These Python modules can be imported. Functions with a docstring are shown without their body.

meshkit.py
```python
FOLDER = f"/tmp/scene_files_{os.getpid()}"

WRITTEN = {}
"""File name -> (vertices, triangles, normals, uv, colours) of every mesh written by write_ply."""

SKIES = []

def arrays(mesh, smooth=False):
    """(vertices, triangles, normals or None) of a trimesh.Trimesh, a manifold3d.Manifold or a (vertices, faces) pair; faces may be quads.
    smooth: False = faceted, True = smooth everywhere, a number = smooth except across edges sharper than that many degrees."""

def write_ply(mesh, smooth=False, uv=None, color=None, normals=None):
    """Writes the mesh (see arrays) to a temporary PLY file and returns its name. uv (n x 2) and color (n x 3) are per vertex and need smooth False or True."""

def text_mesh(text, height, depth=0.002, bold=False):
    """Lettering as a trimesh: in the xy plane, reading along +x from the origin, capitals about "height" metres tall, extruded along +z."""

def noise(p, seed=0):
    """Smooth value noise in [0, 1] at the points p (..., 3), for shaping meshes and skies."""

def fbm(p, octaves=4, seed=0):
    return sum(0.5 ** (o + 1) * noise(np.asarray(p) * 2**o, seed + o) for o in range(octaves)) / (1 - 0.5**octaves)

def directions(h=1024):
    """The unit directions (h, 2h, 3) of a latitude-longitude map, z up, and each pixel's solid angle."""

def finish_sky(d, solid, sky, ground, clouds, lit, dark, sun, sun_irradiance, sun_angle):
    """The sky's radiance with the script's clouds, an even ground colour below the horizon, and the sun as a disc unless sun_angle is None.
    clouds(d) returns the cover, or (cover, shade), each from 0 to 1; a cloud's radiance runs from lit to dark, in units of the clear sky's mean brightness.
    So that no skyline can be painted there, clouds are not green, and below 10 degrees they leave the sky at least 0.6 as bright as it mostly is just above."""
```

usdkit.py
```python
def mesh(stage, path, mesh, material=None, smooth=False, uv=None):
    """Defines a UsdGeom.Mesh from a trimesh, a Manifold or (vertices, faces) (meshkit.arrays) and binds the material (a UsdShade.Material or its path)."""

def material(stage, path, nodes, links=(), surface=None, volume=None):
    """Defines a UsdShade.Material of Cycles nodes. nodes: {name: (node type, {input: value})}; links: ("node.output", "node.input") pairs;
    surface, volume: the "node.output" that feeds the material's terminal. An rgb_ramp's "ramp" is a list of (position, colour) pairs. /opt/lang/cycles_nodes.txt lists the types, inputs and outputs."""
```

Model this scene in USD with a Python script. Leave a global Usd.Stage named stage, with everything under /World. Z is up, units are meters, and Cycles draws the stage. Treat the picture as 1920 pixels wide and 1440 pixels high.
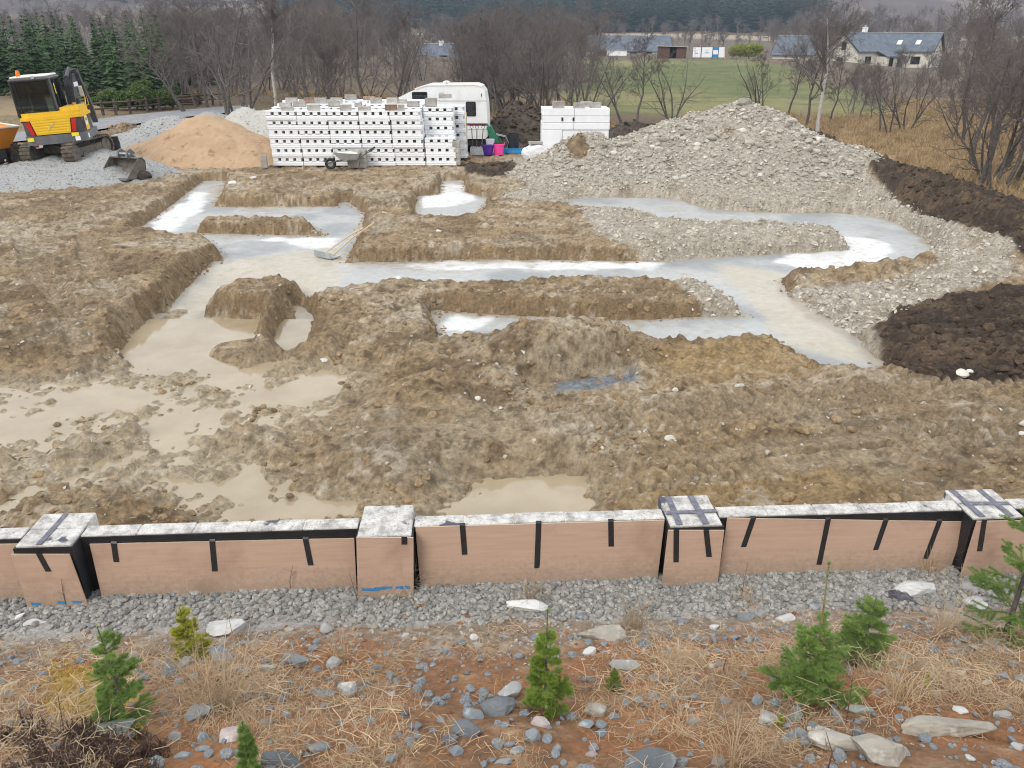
import math, random
import numpy as np
import trimesh, manifold3d, shapely
from shapely.geometry import Polygon
from scipy import ndimage
from scipy.spatial import ConvexHull
from PIL import Image, ImageDraw
import usdkit, meshkit
from pxr import Usd, UsdGeom, UsdLux, UsdShade, Gf, Sdf, Vt

PI = math.pi
stage = Usd.Stage.CreateInMemory()
UsdGeom.SetStageUpAxis(stage, 'Z')
UsdGeom.SetStageMetersPerUnit(stage, 1.0)
world = UsdGeom.Xform.Define(stage, '/World')
stage.SetDefaultPrim(world.GetPrim())
UsdGeom.Scope.Define(stage, '/World/Looks')

# ------------------------------------------------------------------ camera
CAM_H, PITCH, FPX = 4.1, math.radians(23.7), 1442.0      # metres above the site, tilt down, focal length in pixels of a 1920 wide picture
cam = UsdGeom.Camera.Define(stage, '/World/camera')
cam.CreateHorizontalApertureAttr(36.0)
cam.CreateVerticalApertureAttr(27.0)
cam.CreateFocalLengthAttr(36.0 * FPX / 1920)
cam.CreateClippingRangeAttr((0.05, 20000.0))
cam.CreateExposureAttr(0.82)
cam.AddTranslateOp().Set((0, 0, CAM_H))
cam.AddRotateXOp().Set(90 - math.degrees(PITCH))

# ------------------------------------------------------------------ sky and sun: a bright overcast spring day
SUN_EL, SUN_AZ = math.radians(42), math.radians(215)     # azimuth = atan2(x, y) of the direction towards the sun
usdkit.material(stage, '/World/Looks/sky_material', {
    'tc': ('texture_coordinate', {}),
    'map': ('mapping', {'scale': (1.0, 1.0, 2.6)}),
    'sky': ('sky_texture', {'sky_type': 'single_scattering', 'sun_disc': False, 'sun_elevation': SUN_EL, 'sun_rotation': SUN_AZ,
                            'altitude': 100.0, 'air_density': 1.0, 'aerosol_density': 2.0, 'ozone_density': 1.0}),
    'n': ('noise_texture', {'scale': 2.2, 'detail': 6.0, 'roughness': 0.55}),
    'cloud': ('rgb_ramp', {'ramp': [(0.25, (4.6, 4.75, 5.0)), (0.75, (8.6, 8.7, 8.8))]}),
    'mix': ('mix_color', {'fac': 0.9, 'use_clamp': False}),
    'bg': ('background_shader', {'strength': 0.12}),
}, [('tc.generated', 'map.vector'), ('map.vector', 'n.vector'), ('n.fac', 'cloud.fac'), ('sky.color', 'mix.a'), ('cloud.color', 'mix.b'),
    ('mix.result', 'bg.color')], surface='bg.background')
dome = UsdLux.DomeLight.Define(stage, '/World/sky')
UsdShade.MaterialBindingAPI.Apply(dome.GetPrim()).Bind(UsdShade.Material.Get(stage, '/World/Looks/sky_material'))
dome.GetPrim().SetCustomDataByKey('kind', 'structure')
sun = UsdLux.DistantLight.Define(stage, '/World/sun')
sun.CreateIntensityAttr(0.3)
sun.CreateAngleAttr(25.0)
sun.CreateNormalizeAttr(True)
sun.CreateColorAttr((1.0, 0.96, 0.9))
sun.AddRotateZOp().Set(-math.degrees(SUN_AZ))
sun.AddRotateXOp().Set(-(90 - math.degrees(SUN_EL)))

# ------------------------------------------------------------------ helpers
CP, SP = math.cos(PITCH), math.sin(PITCH)

def ray(px, py):
    u, v = (px - 960) / FPX, (py - 720) / FPX
    return np.array([u, CP - v * SP, -SP - v * CP])

def at(px, py, z=0.0):
    """the point at height z seen at a pixel of the photograph"""
    d = ray(px, py)
    return np.array([0, 0, CAM_H]) + d * ((z - CAM_H) / d[2])

def atd(px, py, y):
    """the point at distance y seen at a pixel"""
    d = ray(px, py)
    return np.array([0, 0, CAM_H]) + d * (y / d[1])

def axis_depth(p):
    return p[1] * CP - (p[2] - CAM_H) * SP

def hit(px, py, f):
    """the first point along a pixel's ray that lies on the surface f(x, y)"""
    d = ray(px, py)
    s = np.arange(1.2, 60, 0.01)
    p = np.array([0, 0, CAM_H]) + s[:, None] * d
    below = p[:, 2] < f(p[:, 0], p[:, 1])
    return p[np.argmax(below)]

used = {}
def numbered(name, parent='/World'):
    k = (parent, name)
    n = used.get(k, 0)
    used[k] = n + 1
    return f'{parent}/{name}' if n == 0 else f'{parent}/{name}_{n:03d}'

def tag(o, label=None, cat=None, group=None, kind=None):
    p = o.GetPrim()
    for k, v in (('label', label), ('category', cat), ('group', group), ('kind', kind)):
        if v: p.SetCustomDataByKey(k, v)
    return o

def ppath(parent):
    return '/World' if parent is None else str(parent.GetPath())

def place(x, loc=(0, 0, 0), rz=0.0, scale=1.0, rx=0.0, ry=0.0):
    s = (scale,) * 3 if np.ndim(scale) == 0 else tuple(float(v) for v in scale)
    x.ClearXformOpOrder()
    x.AddTranslateOp().Set(tuple(float(v) for v in loc))
    x.AddRotateXYZOp(UsdGeom.XformOp.PrecisionFloat).Set(Gf.Vec3f(math.degrees(rx), math.degrees(ry), math.degrees(rz)))
    x.AddScaleOp().Set(Gf.Vec3f(*s))
    return x

def thing(name, label, cat, loc=(0, 0, 0), rz=0.0, group=None, scale=1.0, rx=0.0, ry=0.0):
    x = UsdGeom.Xform.Define(stage, numbered(name))
    place(x, loc, rz, scale, rx, ry)
    return tag(x, label, cat, group)

def copy_of(root, label, loc, rz=0.0, scale=1.0, group=None, rx=0.0, ry=0.0, name=None):
    base = name or root.GetPrim().GetName()
    x = UsdGeom.Xform.Define(stage, numbered(base))
    x.GetPrim().GetReferences().AddInternalReference(root.GetPrim().GetPath())
    x.GetPrim().SetInstanceable(True)
    place(x, loc, rz, scale, rx, ry)
    was = root.GetPrim().GetCustomData()
    return tag(x, label, was.get('category'), group or was.get('group'))

def mesh(name, m, material, parent=None, smooth=False, col=None, rough=None):
    if isinstance(m, tuple):
        v, f = np.asarray(m[0]), np.asarray(m[1])
        k, inv = np.unique(f.ravel(), return_inverse=True)
        if len(k) < len(v):
            m = (v[k], inv.reshape(f.shape))
            col = None if col is None else np.asarray(col)[k]
            rough = None if rough is None else np.asarray(rough)[k]
    o = usdkit.mesh(stage, numbered(name, ppath(parent)), m, '/World/Looks/' + material, smooth=smooth)
    if col is not None:
        UsdGeom.PrimvarsAPI(o).CreatePrimvar('col', Sdf.ValueTypeNames.Color3fArray, 'vertex').Set(Vt.Vec3fArray.FromNumpy(np.asarray(col, np.float32)))
    if rough is not None:
        UsdGeom.PrimvarsAPI(o).CreatePrimvar('wet', Sdf.ValueTypeNames.FloatArray, 'vertex').Set(Vt.FloatArray.FromNumpy(np.asarray(rough, np.float32)))
    return o

def scatter(name, protos, material, pos, scales, rots, parent=None, pick=None, seed=0):
    """a PointInstancer: protos = list of meshes (all in one material, or a list of materials)"""
    path = numbered(name, ppath(parent))
    pi = UsdGeom.PointInstancer.Define(stage, path)
    mats = material if isinstance(material, (list, tuple)) else [material] * len(protos)
    for i, (m, ma) in enumerate(zip(protos, mats)):
        q = usdkit.mesh(stage, f'{path}/prototypes/piece_{i:03d}', m, '/World/Looks/' + ma, smooth=False)
        pi.GetPrototypesRel().AddTarget(q.GetPath())
    n = len(pos)
    rg = np.random.default_rng(seed)
    pick = rg.integers(0, len(protos), n) if pick is None else pick
    pi.CreateProtoIndicesAttr(Vt.IntArray.FromNumpy(np.asarray(pick, np.int32)))
    pi.CreatePositionsAttr(Vt.Vec3fArray.FromNumpy(np.asarray(pos, np.float32)))
    sc = np.asarray(scales, np.float32)
    if sc.ndim == 1: sc = np.repeat(sc[:, None], 3, 1)
    pi.CreateScalesAttr(Vt.Vec3fArray.FromNumpy(sc))
    q = rot_quats(np.asarray(rots, float))
    pi.CreateOrientationsAttr(Vt.QuathArray([Gf.Quath(float(a), float(b), float(c), float(d)) for a, b, c, d in q]))
    return pi

def rot_quats(r):
    """euler (x, y, z) rows or plain z angles -> quaternions w x y z"""
    if r.ndim == 1: r = np.stack([0 * r, 0 * r, r], 1)
    cx, cy, cz = np.cos(r / 2).T
    sx, sy, sz = np.sin(r / 2).T
    return np.stack([cx*cy*cz + sx*sy*sz, sx*cy*cz - cx*sy*sz, cx*sy*cz + sx*cy*sz, cx*cy*sz - sx*sy*cz], 1)

def R(rx=0, ry=0, rz=0):
    e = trimesh.transformations.euler_matrix
    return e(rx, ry, rz, 'sxyz')

def T(x, y, z):
    return trimesh.transformations.translation_matrix((x, y, z))

class MB:
    """collects solids that become one mesh"""
    def __init__(self): self.v, self.f, self.n = [], [], 0
    def add(self, v, f, M=None):
        v, f = np.asarray(v, float), np.asarray(f, int)
        if M is not None: v = v @ M[:3, :3].T + M[:3, 3]
        self.v.append(v); self.f.append(f + self.n); self.n += len(v)
        return self
    def tm(self, m, M=None): return self.add(m.vertices, m.faces, M)
    def box(self, x0, x1, y0, y1, z0, z1, c=0.0, M=None):
        if c <= 0:
            return self.tm(trimesh.creation.box(bounds=[(min(x0, x1), min(y0, y1), min(z0, z1)), (max(x0, x1), max(y0, y1), max(z0, z1))]), M)
        p = []
        for x in (0, 1):
            for y in (0, 1):
                for z in (0, 1):
                    b = np.array([(x0, x1)[x], (y0, y1)[y], (z0, z1)[z]], float)
                    s = np.array([c if x == 0 else -c, c if y == 0 else -c, c if z == 0 else -c])
                    for k in range(3):
                        q = b + s; q[k] = b[k]; p.append(q)
        return self.hull(p, M)
    def hull(self, pts, M=None):
        m = manifold3d.Manifold.hull_points(np.asarray(pts, float)).to_mesh()
        return self.add(m.vert_properties[:, :3], m.tri_verts, M)
    def cyl(self, p0, p1, r0, r1=None, n=12, M=None):
        return self.tube([p0, p1], [r0, r0 if r1 is None else r1], n, M)
    def tube(self, pts, rad, n=8, M=None, cap=True):
        pts = np.asarray(pts, float); k = len(pts)
        rad = np.full(k, rad) if np.ndim(rad) == 0 else np.asarray(rad, float)
        t = np.gradient(pts, axis=0) if k > 2 else np.repeat(pts[1:] - pts[:1], 2, 0)
        t /= np.maximum(np.linalg.norm(t, axis=1, keepdims=True), 1e-9)
        ref = np.array([0, 0, 1.0]) if abs(t[0, 2]) < 0.9 else np.array([1.0, 0, 0])
        a = np.cross(t, ref); a /= np.maximum(np.linalg.norm(a, axis=1, keepdims=True), 1e-9)
        b = np.cross(t, a)
        th = np.arange(n) / n * 2 * PI
        v = (pts[:, None] + rad[:, None, None] * (np.cos(th)[None, :, None] * a[:, None] + np.sin(th)[None, :, None] * b[:, None])).reshape(-1, 3)
        i = np.arange(k - 1)[:, None] * n + np.arange(n)[None]
        j = np.arange(k - 1)[:, None] * n + (np.arange(n)[None] + 1) % n
        f = np.concatenate([np.stack([i, i + n, j], -1).reshape(-1, 3), np.stack([j, i + n, j + n], -1).reshape(-1, 3)])
        if cap and n > 2:
            e = [[0, x, x + 1] for x in range(1, n - 1)] + [[(k - 1) * n, (k - 1) * n + x + 1, (k - 1) * n + x] for x in range(1, n - 1)]
            f = np.vstack([f, e])
        return self.add(v, f, M)
    def prism(self, poly, h, M=None):
        """polygon in xy, extruded 0..h along z"""
        p = poly if isinstance(poly, Polygon) else Polygon(poly)
        return self.tm(trimesh.creation.extrude_polygon(p.buffer(0), h, engine='earcut'), M)
    def side(self, poly, x0, x1, M=None):
        """polygon of (y, z) pairs extruded along x from x0 to x1"""
        A = np.array([[0, 0, 1, x0], [1, 0, 0, 0], [0, 1, 0, 0], [0, 0, 0, 1.0]])
        return self.prism(poly, x1 - x0, A if M is None else M @ A)
    def front(self, poly, y0, y1, M=None):
        """polygon of (x, z) pairs extruded along y from y0 to y1"""
        A = np.array([[1, 0, 0, 0], [0, 0, -1, y1], [0, 1, 0, 0], [0, 0, 0, 1.0]])
        return self.prism(poly, y1 - y0, A if M is None else M @ A)
    def lathe(self, prof, n=20, M=None):
        return self.tm(trimesh.creation.revolve(np.asarray(prof, float), sections=n), M)
    def mesh(self): return np.vstack(self.v), np.vstack(self.f)
    def build(self, name, material, parent=None, smooth=False):
        return mesh(name, self.mesh(), material, parent, smooth)

def fbm2(x, y, s, octaves=4, seed=0):
    """noise about 0 (about -0.5 .. 0.5) with features of s metres"""
    p = np.stack([np.asarray(x, float) / s, np.asarray(y, float) / s, np.full(np.shape(x), seed * 7.31)], -1)
    return meshkit.fbm(p, octaves, seed) - 0.5

def sstep(a, b, x):
    t = np.clip((x - a) / (b - a), 0, 1)
    return t * t * (3 - 2 * t)

# ------------------------------------------------------------------ materials
def mat(name, c1, c2=None, scale=8.0, rough=0.8, bump=0.0, bscale=40.0, bdist=0.02, metallic=0.0, rand=0.0, coord='object', detail=5.0, lo=0.35, hi=0.65, spec=0.4, coat=0.0, c3=None, scale3=3.0, t3=(0.55, 0.62), stretch=None):
    c2 = c1 if c2 is None else c2
    n = {'tc': ('texture_coordinate', {}), 'geo': ('geometry', {}),
         'n1': ('noise_texture', {'scale': scale, 'detail': detail, 'roughness': 0.6}),
         'r1': ('rgb_ramp', {'ramp': [(lo, c1), (hi, c2)]}),
         'p': ('principled_bsdf', {'roughness': rough, 'metallic': metallic, 'specular_ior_level': spec, 'coat_weight': coat})}
    src = 'geo.position' if coord == 'world' else 'tc.object'
    L = []
    if stretch:
        n['mp'] = ('mapping', {'scale': stretch}); L += [(src, 'mp.vector')]; src = 'mp.vector'
    L += [(src, 'n1.vector'), ('n1.fac', 'r1.fac')]
    out = 'r1.color'
    if c3 is not None:
        n['n3'] = ('noise_texture', {'scale': scale3, 'detail': 6.0, 'roughness': 0.65})
        n['r3'] = ('rgb_ramp', {'ramp': [(t3[0], (0, 0, 0)), (t3[1], (1, 1, 1))]})
        n['m3'] = ('mix_color', {'b': c3})
        L += [(src, 'n3.vector'), ('n3.fac', 'r3.fac'), ('r3.color', 'm3.fac'), (out, 'm3.a')]
        out = 'm3.result'
    if rand > 0:
        n['oi'] = ('object_info', {})
        n['mr'] = ('map_range', {'from_min': 0.0, 'from_max': 1.0, 'to_min': 1 - rand, 'to_max': 1 + rand})
        n['hs'] = ('hsv', {})
        L += [('oi.random', 'mr.value'), ('mr.result', 'hs.value'), (out, 'hs.color')]
        out = 'hs.color'
    L += [(out, 'p.base_color')]
    if bump > 0:
        n['n2'] = ('noise_texture', {'scale': bscale, 'detail': 6.0, 'roughness': 0.65})
        n['b'] = ('bump', {'strength': bump, 'distance': bdist})
        L += [(src, 'n2.vector'), ('n2.fac', 'b.height'), ('b.normal', 'p.normal')]
    return usdkit.material(stage, '/World/Looks/' + name, n, L, surface='p.BSDF')

def mat_ground(name, fine=90.0, bump=0.5, bdist=0.03, vlo=0.72, vhi=1.28):
    """earth: its colour comes from the mesh (what lies where), a fine grain is added here"""
    return usdkit.material(stage, '/World/Looks/' + name, {
        'col': ('attribute', {'attribute': 'col'}), 'wet': ('attribute', {'attribute': 'wet'}), 'geo': ('geometry', {}),
        'n1': ('noise_texture', {'scale': fine * 0.2, 'detail': 8.0, 'roughness': 0.75}),
        'n2': ('noise_texture', {'scale': fine * 0.25, 'detail': 8.0, 'roughness': 0.75}),
        'v': ('map_range', {'from_min': 0.3, 'from_max': 0.7, 'to_min': vlo, 'to_max': vhi}),
        'hs': ('hsv', {}), 'b': ('bump', {'strength': bump, 'distance': bdist}),
        'ro': ('map_range', {'from_min': 0.0, 'from_max': 1.0, 'to_min': 0.95, 'to_max': 0.22}),
        'p': ('principled_bsdf', {'specular_ior_level': 0.35}),
    }, [('geo.position', 'n1.vector'), ('geo.position', 'n2.vector'), ('n1.fac', 'v.value'), ('v.result', 'hs.value'), ('col.color', 'hs.color'),
        ('hs.color', 'p.base_color'), ('n2.fac', 'b.height'), ('b.normal', 'p.normal'), ('wet.fac', 'ro.value'), ('ro.result', 'p.roughness')], surface='p.BSDF')

mat_ground('earth', bump=0.9, bdist=0.07, vlo=0.5, vhi=1.42)
mat_ground('bank_soil', fine=220.0, bump=0.7, bdist=0.012, vlo=0.6, vhi=1.35)
mat_ground('moor', fine=9.0, bump=0.4, bdist=0.15, vlo=0.75, vhi=1.25)
# ------------------------------------------------------------------ the lie of the land
def zt(x, y):
    """the natural ground: flat site, field rising behind it, then hills"""
    x, y = np.asarray(x, float), np.asarray(y, float)
    d = np.hypot(x, y)
    yy = np.where(y > 0, np.maximum(d * 0.3 + y * 0.7, 0), d)
    z = np.interp(yy, [0, 38, 55, 75, 120, 150, 250, 380, 420, 520, 900, 1600], [0, 0, 0.05, 0.7, 2.5, 2.1, 4.2, 9.0, 10.5, 27, 110, 230])
    z = z + 0.5 * sstep(32, 46, y) * sstep(-6, -12, x) * sstep(200, 80, y)
    z = z - 1.3 * sstep(38, 60, x) * sstep(60, 130, y) * sstep(260, 170, y)
    z = z + 4.0 * sstep(0, -120, x) * sstep(150, 380, yy)
    z = z + fbm2(x, y, 60, 4, 3) * 6 * sstep(150, 420, yy) + fbm2(x, y, 220, 3, 5) * 26 * sstep(430, 900, yy)
    return z + fbm2(x, y, 9, 3, 4) * 0.35 * sstep(44, 70, yy)

RX0, RX1, RY0, RY1, RES = -26.0, 30.0, 4.4, 47.0, 0.03
RW, RH = int((RX1 - RX0) / RES), int((RY1 - RY0) / RES)

def raster(polys, z=0.0):
    """a mask over the site of polygons traced in the photograph; a vertex may carry its own height"""
    im = Image.new('L', (RW, RH))
    for poly in polys:
        w = [at(p[0], p[1], p[2] if len(p) > 2 else z) for p in poly]
        ImageDraw.Draw(im).polygon([((a[0] - RX0) / RES, (a[1] - RY0) / RES) for a in w], fill=255)
    return np.asarray(im) > 127

def soft(mask, blur):
    return ndimage.gaussian_filter(mask.astype(np.float32), blur / RES, mode='nearest')

def sdf(mask):
    return ((ndimage.distance_transform_edt(mask) - ndimage.distance_transform_edt(~mask)) * RES).astype(np.float32)

def look(grid, x, y):
    return ndimage.map_coordinates(grid, [(np.asarray(y) - RY0) / RES - 0.5, (np.asarray(x) - RX0) / RES - 0.5], order=1, mode='nearest')

ZF = -0.40        # level of the poured concrete in the trenches
ZW = -0.34       # level of the standing water
F, L = ZF, -0.3
TRENCH = [
    [(382,344,F),(425,344,F),(410,362,-.2),(383,392,0),(333,440,0),(335,448,F),(250,448,F)],
    [(372,393,F),(640,393,F),(615,425,0),(575,400,0),(370,400,0)],
    [(645,380,F),(681,380,0),(663,432,0),(628,482,0),(622,498,F),(585,500,F),(607,447,F),(612,424,F),(633,397,F)],
    [(250,446,F),(330,443,F),(605,449,F),(640,449,F),(625,505,F),(470,512,F),(425,505,F),(418,480,L),(390,452,L)],
    [(418,497,F),(600,470,F),(625,502,F),(900,494,F),(1240,498,F),(1325,491,F),(1606,475,F),(1700,460,F),(1755,487,F),(1686,499,L),(1463,525,L),(1474,556,L),(1588,632,L),(1655,688,L),(1662,705,L),(1545,706,L),(1498,667,L),(1458,640,L),(1330,640,L),(1213,640,L),(1155,624,L),(1105,607,0),(950,612,0),(890,643,L),(825,648,L),(812,592,F),(945,600,F),(1022,603,F),(1165,610,F),(1300,604,F),(1405,590,L),(1399,562,0),(1346,518,0),(1272,513,0),(1197,506,0),(900,516,0),(735,516,0),(625,528,0),(590,537,0),(540,530,L),(450,520,0),(425,540,L)],
    [(1070,378,F),(1155,375,F),(1240,376,F),(1282,382,F),(1325,398,F),(1431,404,F),(1564,405,F),(1644,412,F),(1686,427,F),(1729,454,F),(1761,486,F),(1690,500,L),(1590,500,F),(1606,474,0),(1606,452,0),(1585,428,0),(1537,412,0),(1431,408,0),(1351,409,0),(1267,406,0),(1187,386,0),(1070,382,0)],
    [(400,497,F),(450,497,F),(430,530,-.2),(380,590,F),(390,599,F),(500,600,F),(505,618,F),(440,622,F),(380,640,L),(270,634,F),(272,622,F)],
    [(555,561,F),(586,560,0),(572,590,0),(550,640,0),(535,662,F),(508,662,F),(517,630,F)],
    [(830,344,F),(870,342,F),(872,365,F),(912,377,F),(900,388,0),(850,397,0),(783,396,0),(782,374,F),(826,367,F)],
]
TRENCH.append([(262,625,F),(300,585,F),(470,600,F),(488,618,F),(490,655,F),(430,700,F),(300,700,F),(225,670,F)])
WET = [[(415,505,F),(455,505,F),(390,590,F),(520,600,F),(560,545,F),(600,545,F),(560,660,F),(440,720,F),(200,720,F),(260,620,F)]]
m_tr = raster(TRENCH)
s_tr = sdf(ndimage.binary_opening(m_tr, iterations=3))
PUD = [
    [(377,722),(415,732),(465,720),(505,700),(535,682),(537,668),(520,664),(480,687),(440,695),(400,710)],
    [(235,697),(300,707),(345,700),(362,682),(357,670),(320,680),(260,685)],
    [(450,750),(500,762),(565,757),(630,740),(645,712),(625,702),(575,710),(525,724),(480,735)],
    [(100,760),(140,782),(210,765),(280,760),(270,735),(220,722),(165,735),(120,745)],
    [(-60,802),(-60,826),(50,827),(75,810),(105,795),(50,790),(15,795)],
    [(270,805),(280,825),(340,820),(365,795),(415,780),(435,765),(350,775),(290,785)],
    [(125,840),(100,855),(75,862),(140,868),(270,830),(220,815),(170,832)],
    [(300,885),(340,920),(425,930),(475,935),(505,920),(490,895),(510,870),(505,845),(440,838),(380,842),(450,865),(450,890),(400,905),(350,890)],
    [(420,965),(440,950),(500,940),(670,940),(675,960),(625,970),(490,972)],
    [(830,892),(880,915),(930,955),(1010,955),(1090,925),(1105,890),(1060,878),(960,873),(890,888)],
    [(615,808),(690,830),(695,822),(640,806)],
    [(0,770),(90,752),(205,735),(200,722),(120,735),(20,755)],
    [(580,708),(640,690),(660,660),(645,655),(610,690)],
]
s_pud = sdf(raster(PUD, ZW))
g_wet = soft(raster(WET), .22)
low = soft(raster([[(-160,690),(200,660),(270,626),(440,636),(540,655),(620,672),(690,660),(770,690),(760,740),(640,800),(560,850),(700,930),(1130,880),(1140,990),(-260,1010)]], -.2), 0.3)
MOUND = [
    ([(810,872),(960,860),(1120,865),(1125,950),(900,965),(830,930)], -.2, -.17, .12),  # outline, height of the outline, height, blur
    ([(905,645),(960,612),(1060,606),(1150,612),(1215,645),(1190,655),(1080,660),(940,655)], .1, .34, .17),
    ([(1180,622),(1460,640),(1560,712),(1400,735),(1240,725)], -.1, -.22, .25),
    ([(1470,525),(1690,505),(1760,490),(1720,550),(1600,640),(1480,560)], -.1, -.24, .25),
    ([(65,838),(130,800),(250,775),(262,792),(160,832),(70,852)], -.1, .2, .07),
    ([(365,822),(440,770),(560,792),(520,842),(440,838)], -.1, .14, .10),
    ([(10,955),(60,908),(160,895),(290,905),(330,962),(200,980)], -.1, .17, .12),
    ([(280,868),(350,853),(440,860),(455,885),(390,900),(310,880)], -.2, .09, .08),
    ([(385,664),(400,645),(480,634),(492,590),(516,596),(512,640),(500,664),(450,686)], -.3, .26, .07),
    ([(-80,455),(390,455),(330,540),(250,630),(-80,680)], 0, .12, .4),
    ([(390,570),(450,520),(550,535),(540,570),(500,598),(390,596)], 0, .12, .12),
    ([(1490,243),(1560,268),(1700,318),(1800,350),(1960,405),(1960,455),(1800,400),(1690,355),(1600,310)], .2, .5, .22),
    ([(1700,400),(1830,440),(1960,470),(1960,510),(1800,455)], .0, .25, .25),
    ([(1640,610),(1690,570),(1920,540),(2060,560),(2060,690),(1760,700),(1690,690)], .0, .0, .25),
    ([(640,700),(740,680),(800,720),(700,780),(640,760)], -.1, .1, .15),
    ([(1110,420),(1606,420),(1606,470),(1300,480)], 0, .05, .2),
    ([(900,730),(1240,700),(1270,755),(1080,785),(880,790)], -.2, -.26, .22),
    ([(950,765),(1450,700),(1480,720),(1300,745),(1200,775)], 0, .08, .15),
    ([(560,860),(700,850),(820,880),(800,905),(640,890)], -.15, .05, .1),
]
mound = np.zeros((RH, RW), np.float32)
for poly, z0, h, b in MOUND:
    mound += h * soft(raster([poly], z0), b)
g_calm = soft(raster([[(850,740),(1300,720),(1500,740),(2000,680),(2000,960),(900,960),(640,840),(650,790)], [(-200,340),(390,340),(250,440),(400,460),(260,600),(-200,560)], [(700,400),(1060,390),(1240,470),(680,460)]], -.05), .4)
hollow = soft(raster([[(968,735),(980,712),(1050,702),(1180,690),(1196,716),(1100,732),(1000,742)]], -.3), .07)
TRACKS = [  # ruts left by tracked machines: centre line, half width
    ([(1080,800),(1300,790),(1500,765),(1720,735),(1990,690)], .22), ([(1050,770),(1300,762),(1500,735),(1720,710),(1960,670)], .2),
    ([(1100,905),(1350,885),(1600,850),(1800,815),(2000,790)], .22), ([(1100,865),(1350,850),(1600,820),(1800,790),(2000,765)], .2),
    ([(640,805),(690,772),(760,755),(840,765),(1000,790)], .2), ([(660,830),(720,800),(800,790),(1000,815)], .2),
    ([(40,440),(70,520),(130,590),(150,640)], .22), ([(160,440),(180,520),(240,590)], .22), ([(700,725),(680,690),(740,650)], .18),
]
TRK = [(np.array([at(a, b, -.03)[:2] for a, b in p]), w) for p, w in TRACKS]

def ruts(x, y):
    z = np.zeros(np.shape(x)); near = np.zeros(np.shape(x))
    for pts, w in TRK:
        lo, hi = pts.min(0) - 0.6, pts.max(0) + 0.6
        i = np.nonzero((x > lo[0]) & (x < hi[0]) & (y > lo[1]) & (y < hi[1]))[0]
        if not len(i): continue
        q = np.stack([x[i], y[i]], 1) + np.stack([fbm2(x[i], y[i], .7, 2, 51), fbm2(x[i], y[i], .7, 2, 52)], 1) * .18
        best, s_at, side, run = np.full(len(i), 9.0), np.zeros(len(i)), np.zeros(len(i)), 0.0
        for a, b in zip(pts[:-1], pts[1:]):
            t = b - a; ln = np.linalg.norm(t); t = t / ln
            s = np.clip((q - a) @ t, 0, ln)
            e = q - a - s[:, None] * t
            n = np.linalg.norm(e, axis=1)
            k = n < best
            best[k] = n[k]; s_at[k] = s[k] + run; side[k] = (e @ np.array([-t[1], t[0]]))[k]
            run += ln
        prof = sstep(w * 1.15, w * .85, best)
        worn = sstep(-.25, .0, fbm2(x[i], y[i], 1.3, 3, 17))
        lug = np.sin((s_at + 0.5 * np.abs(side)) * 2 * PI / .17) * .5 + .5
        z[i] += prof * (-.07 + .065 * sstep(.2, .8, lug) * worn) + .03 * sstep(w * 1.7, w * 1.2, best) * (1 - prof)
        near[i] = np.maximum(near[i], prof)
    return z, near

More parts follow.
